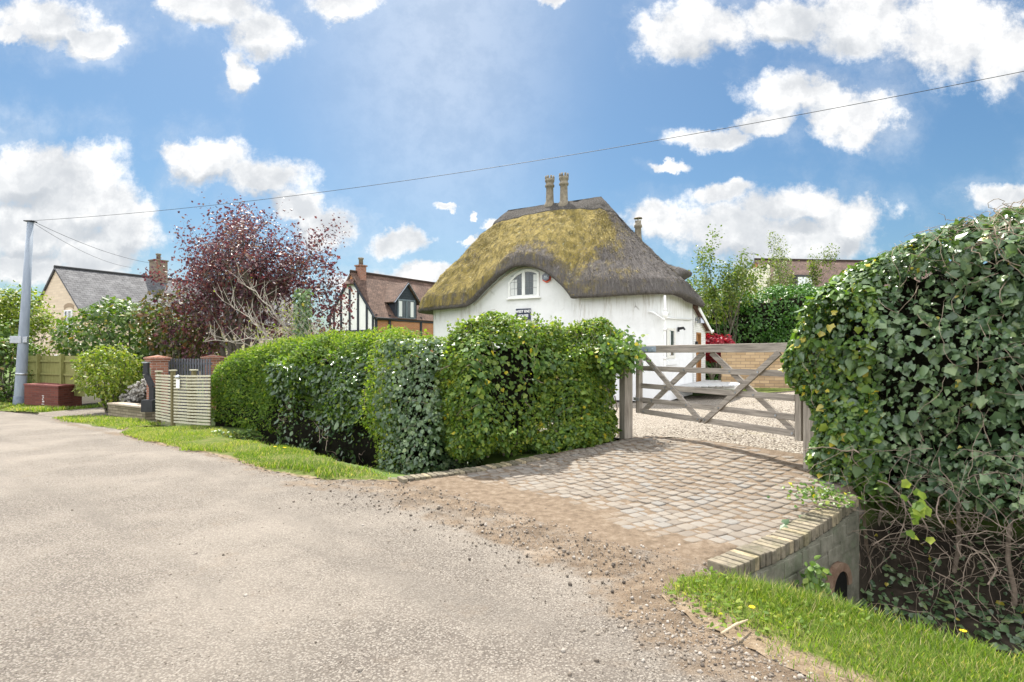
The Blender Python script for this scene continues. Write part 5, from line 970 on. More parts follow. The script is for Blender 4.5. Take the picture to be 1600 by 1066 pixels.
# ------------------------------------------------------------------ vegetation tools
def hedge_sdf(o, h, L, W, H, rr, z0=0.0, lump=0.1, seed=1, batter=0.0):
    """o = front-left base corner, h = direction along the front, depth runs to the left-hand side of h; H = height profile over 0..L"""
    o = np.array(o, float); h = np.array(h, float) / np.linalg.norm(h); n = np.array([-h[1], h[0]])
    hx = np.array([p_[0] for p_ in H], float); hz = np.array([p_[1] for p_ in H], float)
    def loc(Q): dq = Q[:, :2] - o; return dq @ h, dq @ n
    def f(Q):
        l, ww = loc(Q); top = np.interp(l, hx, hz); zc = (Q[:, 2] - z0) / np.maximum(top - z0, .1)
        bt = batter * np.clip(zc, 0, 1)
        qx = np.abs(l - L / 2) - (L / 2 - rr - bt * .6); qy = np.abs(ww - W / 2) - (W / 2 - rr - bt); zm = (top + z0) / 2; qz = np.abs(Q[:, 2] - zm) - ((top - z0) / 2 - rr)
        q = np.stack([qx, qy, qz], 1)
        dd = np.linalg.norm(np.maximum(q, 0), axis=1) + np.minimum(q.max(1), 0) - rr
        return dd + lump * nz(Q, 3.2, seed, 2) + lump * 0.5 * nz(Q, 9, seed + 1)
    bb = (o, h, n, L, W, z0, hz.max())
    return f, bb
def grad(f, Q, e=0.03):
    g = np.stack([f(Q + np.eye(3)[i] * e) - f(Q - np.eye(3)[i] * e) for i in range(3)], 1); return unit(g)
def shell(f, bb, n, depth=0.3, pw=1.6, keep=None):
    o, h, nn, L, W, z0, z1 = bb; out = []; got = 0; tries = 0
    while got < n and tries < 60:
        tries += 1; k = 60000; l = RNG.uniform(-.2, L + .2, k); ww = RNG.uniform(-.2, W + .2, k); z = RNG.uniform(z0 - .15, z1 + .2, k)
        Q = np.c_[o[0] + h[0] * l + nn[0] * ww, o[1] + h[1] * l + nn[1] * ww, z]; dd = f(Q)
        ok = (dd < 0.03) & (dd > -depth); pr = (1 - np.clip(-dd / depth, 0, 1)) ** pw; ok &= RNG.random(k) < pr
        Q = Q[ok]
        if keep is not None: Q = Q[keep(Q)]
        out.append(Q); got += len(Q)
    return np.concatenate(out)[:n]
def foliage(name, f, Q, T, size, mat, parent, out=1.0, up=0.45, rnd=0.55, droop=1.0, sv=0.3, yel=None):
    n = len(Q); g = grad(f, Q)
    N = g * out + np.array([0, 0, up]) + RNG.normal(0, rnd, (n, 3)); tip = g * 0.5 + np.array([0, 0, -droop]) + RNG.normal(0, 0.6, (n, 3))
    s = size * np.clip(np.exp(RNG.normal(-.05, sv, n)), .35, 1.9); r = RNG.random(n) if yel is None else yel(Q, RNG.random(n))
    return scatter(name, T, Q, N, tip, s, mat, parent, r)
def core(name, bb, H, mat, parent, inset=0.32, zlow=0.0, nl=24):  # hull inside a hedge; its dark colour stands for inner shade
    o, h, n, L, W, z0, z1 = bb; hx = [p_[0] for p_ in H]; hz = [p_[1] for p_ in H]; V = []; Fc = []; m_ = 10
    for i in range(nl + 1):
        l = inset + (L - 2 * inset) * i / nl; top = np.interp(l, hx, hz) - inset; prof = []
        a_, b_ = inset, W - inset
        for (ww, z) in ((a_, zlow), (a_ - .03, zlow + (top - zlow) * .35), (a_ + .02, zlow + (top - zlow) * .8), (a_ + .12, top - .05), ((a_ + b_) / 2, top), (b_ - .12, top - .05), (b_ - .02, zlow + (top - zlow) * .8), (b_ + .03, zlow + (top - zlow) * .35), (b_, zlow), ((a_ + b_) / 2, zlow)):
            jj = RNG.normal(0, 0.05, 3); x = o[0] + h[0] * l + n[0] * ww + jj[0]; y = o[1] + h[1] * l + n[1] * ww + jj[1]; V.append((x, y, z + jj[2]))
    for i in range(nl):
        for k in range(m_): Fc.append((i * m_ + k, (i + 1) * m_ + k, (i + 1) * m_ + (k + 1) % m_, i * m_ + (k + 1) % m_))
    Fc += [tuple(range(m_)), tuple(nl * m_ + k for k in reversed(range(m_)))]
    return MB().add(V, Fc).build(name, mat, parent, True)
def world_mesh_parent(name, loc, label, cat, group=None): return empty(name, (0, 0, 0), 0, label, cat, group)
def vines(mb, f, starts, steps=14, step=0.09, rad=(0.005, 0.002), hug=0.0, up=0.2, curl=0.5):
    for s in starts:
        p = np.array(s, float); dv = RNG.normal(0, 1, 3); dv[2] += up; dv /= np.linalg.norm(dv); pts = []
        for i in range(steps):
            pts.append(tuple(p)); g = grad(f, p[None])[0]; sd_ = f(p[None])[0]
            dv = dv + RNG.normal(0, curl, 3) * 0.6 - g * (dv @ g) * 0.6 - g * (sd_ - hug) * 4; dv /= np.linalg.norm(dv); p = p + dv * step
        r0 = rad[0] * RNG.uniform(.6, 1.3); mb.tube(pts, [r0 + (rad[1] - r0) * i / (steps - 1) for i in range(steps)], 4, False)

IVYM = leaf_mat('ivy_leaves', [(0, (0.045, 0.09, 0.040)), (0.45, (0.105, 0.175, 0.075)), (0.85, (0.18, 0.26, 0.115)), (0.975, (0.25, 0.32, 0.12)), (0.985, (0.42, 0.36, 0.05))], 0.33, 0.25, 0.6)
IVYM2 = leaf_mat('sunny_ivy_leaves', [(0, (0.05, 0.11, 0.022)), (0.4, (0.10, 0.19, 0.035)), (0.8, (0.17, 0.27, 0.045)), (0.975, (0.27, 0.34, 0.055)), (0.985, (0.55, 0.45, 0.03))], 0.42, 0.38, 0.45)  # lighter, yellower ivy copy: sunlight put into the leaf colour
HAWM = leaf_mat('hawthorn_leaves', [(0, (0.09, 0.16, 0.02)), (0.5, (0.17, 0.26, 0.03)), (0.9, (0.27, 0.34, 0.045)), (1, (0.38, 0.38, 0.06))], 0.62, 0.48, 0.3)
PRIVM = leaf_mat('privet_leaves', [(0, (0.06, 0.125, 0.016)), (0.5, (0.115, 0.205, 0.024)), (0.9, (0.19, 0.28, 0.032)), (1, (0.32, 0.37, 0.05))], 0.6, 0.48, 0.3)
LAURM = leaf_mat('dark_laurel_leaves', [(0, (0.035, 0.07, 0.03)), (0.5, (0.07, 0.125, 0.05)), (1, (0.13, 0.20, 0.075))], 0.25, 0.2, 0.6)

# big ivy-smothered hedge on the right, hanging over the ditch
HH = np.array([0.75, -0.66]); HH /= np.linalg.norm(HH)
H_big = [(0, 2.2), (0.35, 2.46), (0.75, 2.68), (1.2, 2.84), (1.8, 3.04), (4, 3.2)]
fb, bbb = hedge_sdf((3.08, 6.16), HH, 4.0, 1.7, H_big, 0.42, -0.05, 0.17, 21)
f_big = lambda Q: fb(Q)
big = world_mesh_parent('ivy_hedge', None, 'tall overgrown ivy hedge at the right with bare tangled stems over the ditch', 'hedge')
def yel_big(Q, r):
    a_ = (Q[:, :2] - np.array([3.08, 6.16])) @ HH
    return np.where((a_ < 0.5) & (r > 0.80) & (RNG.random(len(r)) < .35), 0.99 - 0 * r, np.where(RNG.random(len(r)) < .006, 0.995, r * 0.93))  # extra yellow near the gate end paints in sun highlights; elsewhere random
def keep_big(Q):
    n_ = nz(Q, 2.6, 77, 2); a_ = (Q[:, :2] - np.array([3.08, 6.16])) @ HH
    low = np.where(a_ > 0.55, ss(0.05, 0.85, Q[:, 2] + 0.25 * n_), 1.0)           # thin near the ditch where the stems show
    gap = np.where((n_ < -0.5), 0.6, 1.0)
    return RNG.random(len(Q)) < np.maximum(low, 0.06) * gap
Q = shell(f_big, bbb, 36000, 0.34, 1.5, keep_big); sz = np.exp(RNG.normal(-2.93, .42, len(Q))); sz = np.clip(sz, .022, .125)
g_ = grad(f_big, Q); scatter('leaves', IVY, Q, g_ + np.array([0, 0, .4]) + RNG.normal(0, .62, Q.shape), g_ * .4 + np.array([0, 0, -.9]) + RNG.normal(0, .75, Q.shape), sz, IVYM, big, yel_big(Q, RNG.random(len(Q))), sz * RNG.uniform(.7, 1.15, len(Q)), 0.05)
Q = shell(f_big, bbb, 9000, 0.10, 1.0, lambda Q: ((Q[:, :2] - np.array([3.08, 6.16])) @ HH < 0.75) & (RNG.random(len(Q)) < .8))
foliage('lit_end_leaves', f_big, Q, IVY, 0.055, IVYM2, big, 1.0, 0.4, 0.6, 0.8, 0.4)  # lighter leaves on the gate end, sunlight put into their colour
core('stems', bbb, H_big, SHADEMASS, big, 0.42, 0.25)  # dark hull behind the ivy, shade put into its colour
mb = MB(); st = shell(f_big, bbb, 150, 0.08, 1.0, lambda Q: Q[:, 2] > 0.6); vines(mb, f_big, st, 15, 0.075, (0.0040, 0.0015), 0.0)
st = shell(f_big, bbb, 200, 0.08, 1.0, lambda Q: (Q[:, 2] > 2.1) & ((Q[:, :2] - np.array([3.08, 6.16])) @ HH > 1.3)); vines(mb, f_big, st, 14, 0.06, (0.0045, 0.002), 0.05, 0.1, 0.9)
mb.build('vine', TWIG, big)
mb = MB()                                                                   # tangle of bare stems below the leaves
for k in range(620):
    l = RNG.uniform(0.5, 3.6); wv = RNG.uniform(-0.35, 0.75); z = RNG.uniform(-0.75, 0.75) - max(0, -wv) * 0.5
    q = np.array([3.08, 6.16]) + HH * l + np.array([-HH[1], HH[0]]) * wv
    dv = np.array([RNG.normal(0, .8), RNG.normal(0, .8), RNG.normal(0.35, .8)]); dv /= np.linalg.norm(dv); pts = []; p_ = np.array([q[0], q[1], z])
    for i in range(9):
        pts.append(tuple(p_)); dv = dv + RNG.normal(0, .28, 3) + np.array([0, 0, -0.05]); dv /= np.linalg.norm(dv); p_ = p_ + dv * RNG.uniform(.05, .11)
    r0 = RNG.choice([0.002, 0.003, 0.0045, 0.008], p=[.5, .34, .14, .02]); mb.tube(pts, [r0 * (1 - .5 * i / 8) for i in range(9)], 5, False)
for k in range(5):                                                         # thicker stems rising from the bank
    l = 0.6 + k * 0.62 + RNG.uniform(-.15, .15); q = np.array([3.08, 6.16]) + HH * l + np.array([-HH[1], HH[0]]) * RNG.uniform(.4, .8)
    pts = [(q[0] + RNG.normal(0, .05) , q[1] + RNG.normal(0, .05), -0.9 + i * .28) for i in range(7)]; mb.tube(pts, [0.024 - .002 * i for i in range(7)], 7, False)
mb.build('bare_stems', simple('grey_dead_stems', (0.13, 0.10, 0.075), (0.34, 0.27, 0.21), 8, 0.9, 0.2, 0.3, 0.004), big)
# bright shoot of young leaves at the foot of it
Q = P(1432, 800, 4.75); Qs = np.array([Q]) + RNG.normal(0, 1, (16, 3)) * np.array([.045, .04, .14])
scatter('young_leaves', IVY, Qs, np.tile([-.3, -.7, .6], (16, 1)) + RNG.normal(0, .3, (16, 3)), np.tile([0, -.2, -1.], (16, 1)) + RNG.normal(0, .4, (16, 3)), RNG.uniform(.06, .1, 16), HAWM, big)

# ivy trails spilling over the coping
mt = P(1285, 775, 5.35); Qs = np.array([mt]) + RNG.normal(0, 1, (300, 3)) * np.array([.17, .12, .05]); Qs[:, 2] = np.maximum(Qs[:, 2], 0.08) + .02
tr_ = scatter('ivy_trail', IVY, Qs, RNG.normal(0, .5, (300, 3)) + np.array([0, -.2, .9]), RNG.normal(0, 1, (300, 3)), RNG.uniform(.018, .045, 300), IVYM2)
tag(tr_, 'low mat of ivy creeping onto the brick coping beside the cobbles', 'ivy', kind='stuff')

# ivy and hawthorn hedge over the picket fence, left of the gate
EDv = ED
H_ivy = [(0, 1.93), (0.5, 2.02), (1.3, 2.09), (2.0, 2.03), (2.7, 1.95), (3.45, 1.85)]
f_iv, bb_iv = hedge_sdf((-0.80, 7.92), (0.905, 0.425), 3.12, 1.15, H_ivy, 0.38, 0.05, 0.20, 31, 0.16)
ivh = world_mesh_parent('ivy_hedge', None, 'rounded sunlit green ivy hedge between the cobbles and the white cottage, left of the gate', 'hedge')
def loc_iv(Q): return (Q[:, :2] - np.array([-0.80, 7.92])) @ (np.array([0.905, 0.425]) / np.linalg.norm([0.905, 0.425]))
def keep_iv(Q):
    l = loc_iv(Q); n_ = nz(Q, 3.0, 41, 2); lowgap = np.where((l > 2.75), ss(0.10, 0.85, Q[:, 2] + .25 * n_) * .85 + .15, np.where(l > 1.6, ss(-.1, .35, Q[:, 2] + .2 * n_) * .8 + .2, 1.0))
    return RNG.random(len(Q)) < lowgap * np.where(n_ < -.6, .5, 1)
Q = shell(f_iv, bb_iv, 19000, 0.36, 1.2, keep_iv)
foliage('ivy_leaves', f_iv, Q, IVY, 0.055, IVYM2, ivh, 1.0, 0.5, 0.55, 0.9, 0.4)
Q = shell(f_iv, bb_iv, 20000, 0.10, 1.0, lambda Q: ((nz(Q, 2.2, 43, 1) > 0.0) | (Q[:, 2] > 1.75)) & keep_iv(Q))
foliage('hawthorn_leaves', f_iv, Q, LOBED, 0.038, HAWM, ivh, 0.7, 0.7, 0.7, 0.2, 0.4)
Q = np.array(P(982, 548, 9.0)) + RNG.normal(0, 1, (900, 3)) * np.array([.16, .14, .14]) - np.array([.14, .05, .06]); scatter('post_ivy', IVY, Q, RNG.normal(0, .5, Q.shape) + np.array([.1, -.6, .6]), RNG.normal(0, .5, Q.shape) + np.array([0, 0, -.8]), RNG.uniform(.04, .085, len(Q)), IVYM2, ivh)
core('stems', bb_iv, H_ivy, SHADEMASS, ivh, 0.36, 0.5)  # near-black filler, painting the shade behind the leaf gaps
mb = MB(); st = shell(f_iv, bb_iv, 120, 0.15, 1.0); vines(mb, f_iv, st, 10, 0.06, (0.004, 0.0015), -.03)
for k in range(16):
    q = np.array([-0.9, 7.95]) + np.array([0.905, 0.425]) * (k * .21); mb.tube([(q[0] + RNG.normal(0, .04), q[1] + .6 + RNG.normal(0, .04), i * .22) for i in range(5)], [.018 - .002 * i for i in range(5)], 5, False)
mb.build('twigs', TWIG, ivh)
# shoots standing up along the top
mb = MB(); lp = []; 
for k in range(110):
    l = RNG.uniform(.2, 3.3); wv = RNG.uniform(.2, .9); hdir = np.array([0.905, 0.425]); q = np.array([-0.80, 7.92]) + hdir * l + np.array([-hdir[1], hdir[0]]) * wv; z = np.interp(l, [p_[0] for p_ in H_ivy], [p_[1] for p_ in H_ivy]) - .1
    hgt = RNG.uniform(.10, .27); tx, ty = RNG.normal(0, .05, 2); mb.tube([(q[0], q[1], z), (q[0] + tx * .5, q[1] + ty * .5, z + hgt * .5), (q[0] + tx, q[1] + ty, z + hgt)], [.003, .0025, .0015], 4, False)
    for i in range(9): t = RNG.uniform(.25, 1.05); lp.append((q[0] + tx * t + RNG.normal(0, .02), q[1] + ty * t + RNG.normal(0, .02), z + hgt * t))
mb.build('shoots', TWIG, ivh); lp = np.array(lp)
scatter('shoot_leaves', LOBED, lp, RNG.normal(0, .6, (len(lp), 3)) + np.array([0, 0, .6]), RNG.normal(0, 1, (len(lp), 3)) + np.array([0, 0, .5]), RNG.uniform(.035, .07, len(lp)), HAWM, ivh)

# hawthorn clump at the ditch end
H_hw = [(0, 1.78), (0.4, 1.88), (1.2, 1.92), (1.7, 1.9)]
f_hw, bb_hw = hedge_sdf((-1.72, 8.55), (0.80, -0.50), 1.05, 1.35, [(0, 1.8), (0.4, 1.92), (1.05, 1.95)], 0.30, -0.35, 0.14, 51)
hw = world_mesh_parent('hawthorn_hedge', None, 'upright hawthorn and ivy clump with a bright yellow-green edge, rising out of the ditch', 'hedge')
f_hw, bb_hw = hedge_sdf((-2.36, 9.05), (0.80, -0.60), 1.40, 1.4, [(0, 1.82), (0.4, 1.92), (1.35, 1.95)], 0.32, -0.45, 0.13, 51)
Q = shell(f_hw, bb_hw, 15000, 0.26, 1.2); lq = (Q[:, :2] - np.array([-2.36, 9.05])) @ np.array([.8, -.6])
sel = (lq < 0.42 + .25 * nz(Q, 3, 5)) | (Q[:, 2] > 1.72)  # paler hawthorn on left end and top puts the sunlit edge into colour
foliage('hawthorn_leaves', f_hw, Q[sel], LOBED, 0.038, HAWM, hw, 0.8, 0.6, 0.65, 0.3, 0.4)
Q2 = shell(f_hw, bb_hw, 12000, 0.28, 1.2); lq = (Q2[:, :2] - np.array([-2.36, 9.05])) @ np.array([.8, -.6]); Q2 = Q2[(lq > 0.30) & (Q2[:, 2] < 1.85)]
foliage('ivy_leaves', f_hw, Q2, IVY, 0.050, IVYM, hw, 1.0, 0.4, 0.5, 1.1, 0.4, lambda Q, r: r * .97)
core('stems', bb_hw, [(0, 1.82), (0.4, 1.92), (1.35, 1.95)], SHADEMASS, hw, 0.40, -0.1, 12)  # blackened hull painting shaded depth into the clump
mb = MB(); st = shell(f_hw, bb_hw, 50, 0.12, 1.0); vines(mb, f_hw, st, 10, .06, (.004, .0015), -.02); mb.build('twigs', TWIG, hw)

# clipped privet hedge along the ditch, with a darker laurel growing through its right half
H_pv = [(0, 1.20), (0.5, 1.36), (1.2, 1.56), (2.4, 1.76), (3.8, 1.86), (7.0, 1.92)]
hd = (-RD[0], -RD[1]); po = W2(14.85, 6.2)
f_pv, bb_pv = hedge_sdf(po, hd, 6.95, 1.35, H_pv, 0.40, -0.15, 0.05, 61, 0.08)
pv = world_mesh_parent('privet_hedge', None, 'neatly clipped privet hedge with a rounded top beside the slatted fence', 'hedge')
def lpv(Q): return (Q[:, :2] - po) @ np.array(hd)
Q = shell(f_pv, bb_pv, 50000, 0.16, 1.0, lambda Q: (RNG.random(len(Q)) < np.maximum(ss(-.15, .55, Q[:, 2] + .15 * nz(Q, 2.5, 63)), np.where(lpv(Q) < 2.6, .4, .18))) & ((lpv(Q) < 3.4) | (Q[:, 2] > 1.55) | (RNG.random(len(Q)) < .3)))
foliage('leaves', f_pv, Q, TINY, 0.050, PRIVM, pv, 0.9, 0.5, 0.7, -0.2, 0.4)
Q = shell(f_pv, bb_pv, 1500, .02, 1.0, lambda Q: Q[:, 2] > np.interp(lpv(Q), [p_[0] for p_ in H_pv], [p_[1] for p_ in H_pv]) - .22); Qs = np.repeat(Q, 5, 0) + np.array([0, 0, 1.]) * RNG.uniform(0, .12, (len(Q) * 5, 1)) + RNG.normal(0, .012, (len(Q) * 5, 3)); scatter('shoot_leaves', TINY, Qs, RNG.normal(0, 1, Qs.shape), RNG.normal(0, .6, Qs.shape) + np.array([0, 0, .7]), RNG.uniform(.03, .05, len(Qs)), HAWM, pv)
core('stems', bb_pv, H_pv, SHADEMASS, pv, 0.24, -.5)  # blackened hull down to the ditch, painting shade under the hedge
mb = MB()
for k in range(14):
    q = po + np.array(hd) * (0.3 + k * .42 + RNG.uniform(-.15, .15)) + np.array([-hd[1], hd[0]]) * RNG.uniform(.3, .8); mb.tube([(q[0] + RNG.normal(0, .03), q[1] + RNG.normal(0, .03), -.5 + i * .25) for i in range(6)], [.022 - .003 * i for i in range(6)], 5, False)
mb.build('trunk', TWIG, pv)
f_lr, bb_lr = hedge_sdf(po + np.array(hd) * 3.75 - np.array([-hd[1], hd[0]]) * .22, hd, 3.4, 1.2, [(0, 1.40), (.7, 1.66), (1.6, 1.74), (3.4, 1.8)], 0.4, -0.35, 0.2, 71)
lr = world_mesh_parent('laurel_bush', None, 'dark glossy-leaved shrub pushing out of the clipped hedge over the ditch', 'shrub')
Q = shell(f_lr, bb_lr, 5200, 0.25, 1.2, lambda Q: (Q[:, 2] < 1.55 + .2 * nz(Q, 2, 70)) & (RNG.random(len(Q)) < np.maximum(ss(.0, .75, Q[:, 2] + .35 * nz(Q, 2.5, 73)), .12) * np.where(nz(Q, 3.4, 74) > -.15, 1, .2)))
foliage('leaves', f_lr, Q, OVAL, 0.085, LAURM, lr, 0.9, 0.5, 0.55, 0.9, 0.35)
Q = shell(f_lr, bb_lr, 9000, 0.16, 1.0, lambda Q: (nz(Q, 2.0, 75) > -.1) & (Q[:, 2] > .4))
foliage('small_leaves', f_lr, Q, TINY, 0.055, PRIVM, lr, 0.9, 0.5, 0.7, -.2, 0.4)
mb = MB(); st = shell(f_lr, bb_lr, 60, 0.2, 1.0); vines(mb, f_lr, st, 10, .07, (.006, .002), -.08)
for k in range(7):
    q = po + np.array(hd) * (3.9 + k * .4 + RNG.uniform(-.15, .15)) + np.array([-hd[1], hd[0]]) * .3; mb.tube([(q[0] + RNG.normal(0, .05), q[1] + RNG.normal(0, .05), -.6 + i * .3) for i in range(7)], [.025 - .003 * i for i in range(7)], 5, False)
mb.build('stems', TWIG, lr); core('shade_core', bb_lr, [(0, 1.3), (3.4, 1.7)], SHADEMASS, lr, .42, -.5, 14)  # dark hull painting the shade within the shrub

# ivy and weeds carpeting the ditch
def on_ground(n, ab, poly=None, zmin=-2, zmax=9):
    a_ = RNG.uniform(ab[0], ab[1], n); b_ = RNG.uniform(ab[2], ab[3], n); x = a_ * RD[0] + b_ * QD[0]; y = a_ * RD[1] + b_ * QD[1]; z = ground_z(x, y)
    k = (z > zmin) & (z < zmax)
    if poly is not None: k &= in_poly(x, y, poly)
    return np.c_[x, y, z][k]
Q = on_ground(9000, (6.2, 12.5, 5.35, 7.6), zmax=-.12); Q[:, 2] += RNG.uniform(.0, .12, len(Q))
o1 = scatter('ditch_ivy', IVY, Q, RNG.normal(0, .4, Q.shape) + np.array([-.1, -.4, .9]), RNG.normal(0, 1, Q.shape), RNG.uniform(.03, .08, len(Q)), IVYM2)
tag(o1, 'ground ivy carpeting the ditch below the clipped hedge', 'ivy', kind='stuff')
Q = on_ground(6500, (-3.5, 1.3, 4.9, 8.2), zmax=.0); Q[:, 2] += RNG.uniform(.0, .10, len(Q)); Q = Q[RNG.random(len(Q)) < .55]
o2 = scatter('ditch_ivy', IVY, Q, RNG.normal(0, .4, Q.shape) + np.array([-.1, -.4, .9]), RNG.normal(0, 1, Q.shape), RNG.uniform(.03, .08, len(Q)), IVYM)
tag(o2, 'dark ivy and leaf litter in the ditch beside the brick culvert', 'ivy', kind='stuff')

# grass blades on the verges
GRASSM = leaf_mat('grass_blades', [(0, (0.08, 0.15, 0.012)), (0.45, (0.15, 0.24, 0.02)), (0.8, (0.26, 0.34, 0.04)), (0.94, (0.40, 0.36, 0.14)), (1, (0.48, 0.41, 0.22))], 0.5, 0.45, 0.35)
def grass(name, polys, dens, hgt, wid, label, zoff=0.02, patch=None, lim=None):
    pts = []
    for pl in polys:
        A = np.array(pl); lo, hi = A.min(0), A.max(0); n = int(dens * (hi[0] - lo[0]) * (hi[1] - lo[1])); x = RNG.uniform(lo[0], hi[0], n); y = RNG.uniform(lo[1], hi[1], n)
        k = in_poly(x, y, rough_edge(pl, .1, .17, 4)); pts.append(np.c_[x, y][k])
    XY = np.concatenate(pts); q = np.c_[XY, XY[:, :1] * 0]
    den = 0.55 + .5 * nz(q, 3.3, 88, 2)
    if patch is not None: den = den * patch(XY[:, 0], XY[:, 1])
    XY = XY[RNG.random(len(XY)) < np.clip(den, 0.04, 1)]; n = len(XY); q = np.c_[XY, XY[:, :1] * 0]
    z = gz(XY[:, 0], XY[:, 1]) + zoff; h = hgt * RNG.uniform(.5, 1.5, n) * (1 + .45 * nz(q, 2.2, 90, 2)); an = RNG.uniform(0, 6.283, n)
    lean = np.c_[np.cos(an), np.sin(an), 0 * an] * RNG.uniform(.1, .9, n)[:, None]
    up = np.array([0, 0, 1.0]) + lean; N = np.c_[np.cos(an), np.sin(an), -.3 + 0 * an]
    r = np.clip(0.45 + .25 * nz(q, 1.7, 91, 2) + RNG.normal(0, .28, n), 0, .93); r = np.where(RNG.random(n) < .13 * (1 + nz(q, 4, 95)), RNG.uniform(.94, 1, n), r)
    o = scatter(name, BLADE, np.c_[XY, z], N, up, h, GRASSM, None, r, np.full(n, wid) * RNG.uniform(.6, 1.4, n))
    return tag(o, label, 'grass', kind='stuff')
near_patch = lambda x, y: 0.30 + 0.9 * ss(0.05, 0.55, sd_seg(x, y, (1.52, 2.75), (1.0, 3.75)) ) * ss(.0, .4, sd_seg(x, y, (2.9, .3), (1.52, 2.75)))
grass('grass', [VR], 19000, 0.048, 0.0046, 'short grass on the near verge beside the brick culvert', patch=near_patch)
lip = [(1.50, 4.02), (1.66, 4.0), (2.0, 3.60), (2.28, 3.28), (2.85, 2.86), (4.35, 1.62), (4.1, 1.55), (2.65, 2.76), (2.1, 3.2), (1.8, 3.6)]
grass('grass', [lip], 8000, 0.068, 0.005, 'longer grass fringing the lip of the near ditch')
grass('grass', [VL], 5200, 0.05, 0.009, 'mown grass verge between the lane and the clipped hedge')
grass('grass', [VL2], 1500, 0.06, 0.016, 'mown grass verge in front of the slatted fence')
grass('grass', [VL3], 900, 0.09, 0.022, 'grass bank at the foot of the grey pole and brick box')
# verge weeds: clover-like leaves, daisies and dandelions
def weeds(poly, n, size, label, seed):
    A = np.array(poly); lo, hi = A.min(0), A.max(0); r = np.random.default_rng(seed); x = r.uniform(lo[0], hi[0], n); y = r.uniform(lo[1], hi[1], n); k = in_poly(x, y, poly); x, y = x[k], y[k]
    q = np.c_[x, y, 0 * x]; k = nz(q, 3.1, seed) > .15; q = q[k]; q[:, 2] = gz(q[:, 0], q[:, 1]) + r.uniform(.03, .075, len(q))
    o = scatter('verge_weeds', OVAL, q, r.normal(0, .4, q.shape) + np.array([0, -.15, 1]), r.normal(0, 1, q.shape), r.uniform(.5, 1.3, len(q)) * size, HAWM); return tag(o, label, 'weeds', kind='stuff')
weeds(VR, 9000, .034, 'broad-leaved weeds growing through the near verge', 5)
PETAL = simple('dandelion_yellow', (0.75, 0.50, 0.01), (0.85, 0.62, 0.02), 60, 0.7, 0.2, 0.0)
STEMM = simple('flower_stem', (0.10, 0.18, 0.03), (0.16, 0.24, 0.05), 20, 0.7, 0.2, 0.0)
def dandelion(pt, s, label):
    z = gz1(pt[0], pt[1]) + .02; t = empty('dandelion', (pt[0], pt[1], z), 0, label, 'flower', 'dandelions in the grass')
    MB().tube([(0, 0, 0), (0.004, 0.003, s * 2.0), (0, 0, s * 3.6)], [.0022, .002, .002], 5).build('stem', STEMM, t)
    n = 44; an = np.arange(n) * 2.399; rr_ = np.sqrt(np.arange(n) / n); pos = np.c_[0 * an, 0 * an, 0 * an + s * 3.6 + .002]
    T = np.c_[np.cos(an), np.sin(an), .25 + 1.6 * (1 - rr_)]; N = np.c_[-np.cos(an) * .6, -np.sin(an) * .6, .8 + 0 * an]
    scatter('petals', LONG, pos, N, T, s * (.7 + .35 * rr_), PETAL, t)
for (px, py, D, lab) in ((1505, 1008, 3.22, 'single orange-yellow dandelion at the right end of the near verge'), (1175, 995, 3.35, 'pale yellow dandelion low in the middle of the near verge'),
                         (430, 711, 9.0, 'left one of two yellow dandelions on the lane-side verge in front of the hedge'), (445, 713, 8.9, 'right one of two yellow dandelions on the lane-side verge in front of the hedge')):
    q = P(px, py, D); dandelion((q.x, q.y), .022 if D < 5 else .03, lab)
# stones and grit lying on the lane
STONE = NM('loose_stones', 0.9, 0.25); m, nt, b = STONE
setin(nt, b, 'Base Color', ramp(nt, attr(nt, 'rnd'), [(0, (0.07, 0.058, 0.048)), (0.3, (0.15, 0.125, 0.10)), (0.7, (0.25, 0.215, 0.178)), (1, (0.32, 0.29, 0.255))]))
def stones(n, gen, smin, smax, label, pw=3.0, zf=0.0):
    XY = gen(n); n = len(XY); z = gz(XY[:, 0], XY[:, 1]) + zf; s = smin + (smax - smin) * RNG.random(n) ** pw
    o = scatter('loose_stones', ICO, np.c_[XY, z + s * .12], RNG.normal(0, .35, (n, 3)) + np.array([0, 0, 1.]), RNG.normal(0, 1, (n, 3)), s, m, None, None, s * RNG.uniform(.7, 1.5, n), 0.09)
    return tag(o, label, 'stones', kind='stuff')
def g_seg(segs, spread):
    def g(n):
        k = RNG.integers(0, len(segs), n); S = np.array(segs)[k]; t = RNG.random((n, 1)); return S[:, 0] + (S[:, 1] - S[:, 0]) * t + RNG.normal(0, 1, (n, 2)) * spread
    return g
stones(2600, g_seg([((1.9, 2.2), (1.45, 2.8)), ((1.45, 2.8), (0.95, 3.6)), ((1.5, 2.6), (0.9, 3.4)), ((1.2, 2.6), (.6, 3.6))], .16), .003, .024, 'grit and small stones in the brown dirt at the near verge edge', 3.5)
stones(1700, g_seg([((1.4, 4.0), (0.1, 5.2)), ((0.1, 5.2), (-1.3, 6.9)), ((.9, 3.9), (-.2, 5.1)), ((-.2, 5.1), (-2.2, 6.9))], .26), .004, .028, 'stones and grit scattered over the dirt at the mouth of the drive', 3.5, .008)
stones(1100, g_seg([(VERGE_EDGE[i], VERGE_EDGE[i + 1]) for i in range(4)], .12), .004, .02, 'grit along the far grass verge edge', 3)
def g_road(n):
    y = 2.2 + 9 * RNG.random(n) ** 2.0; x = RNG.uniform(-1.05, .75, n) * y; b_ = AB(x, y)[1]; k = (b_ < 4.4) & (x < 1.2 - .5 * (y - 3) ** 2 * (y < 4)); return np.c_[x, y][k]
stones(16000, g_road, .003, .012, 'fine loose chippings on the worn tarmac', 2.5, -.001)
stones(260, g_road, .010, .028, 'larger dark pebbles here and there on the lane', 2.5)
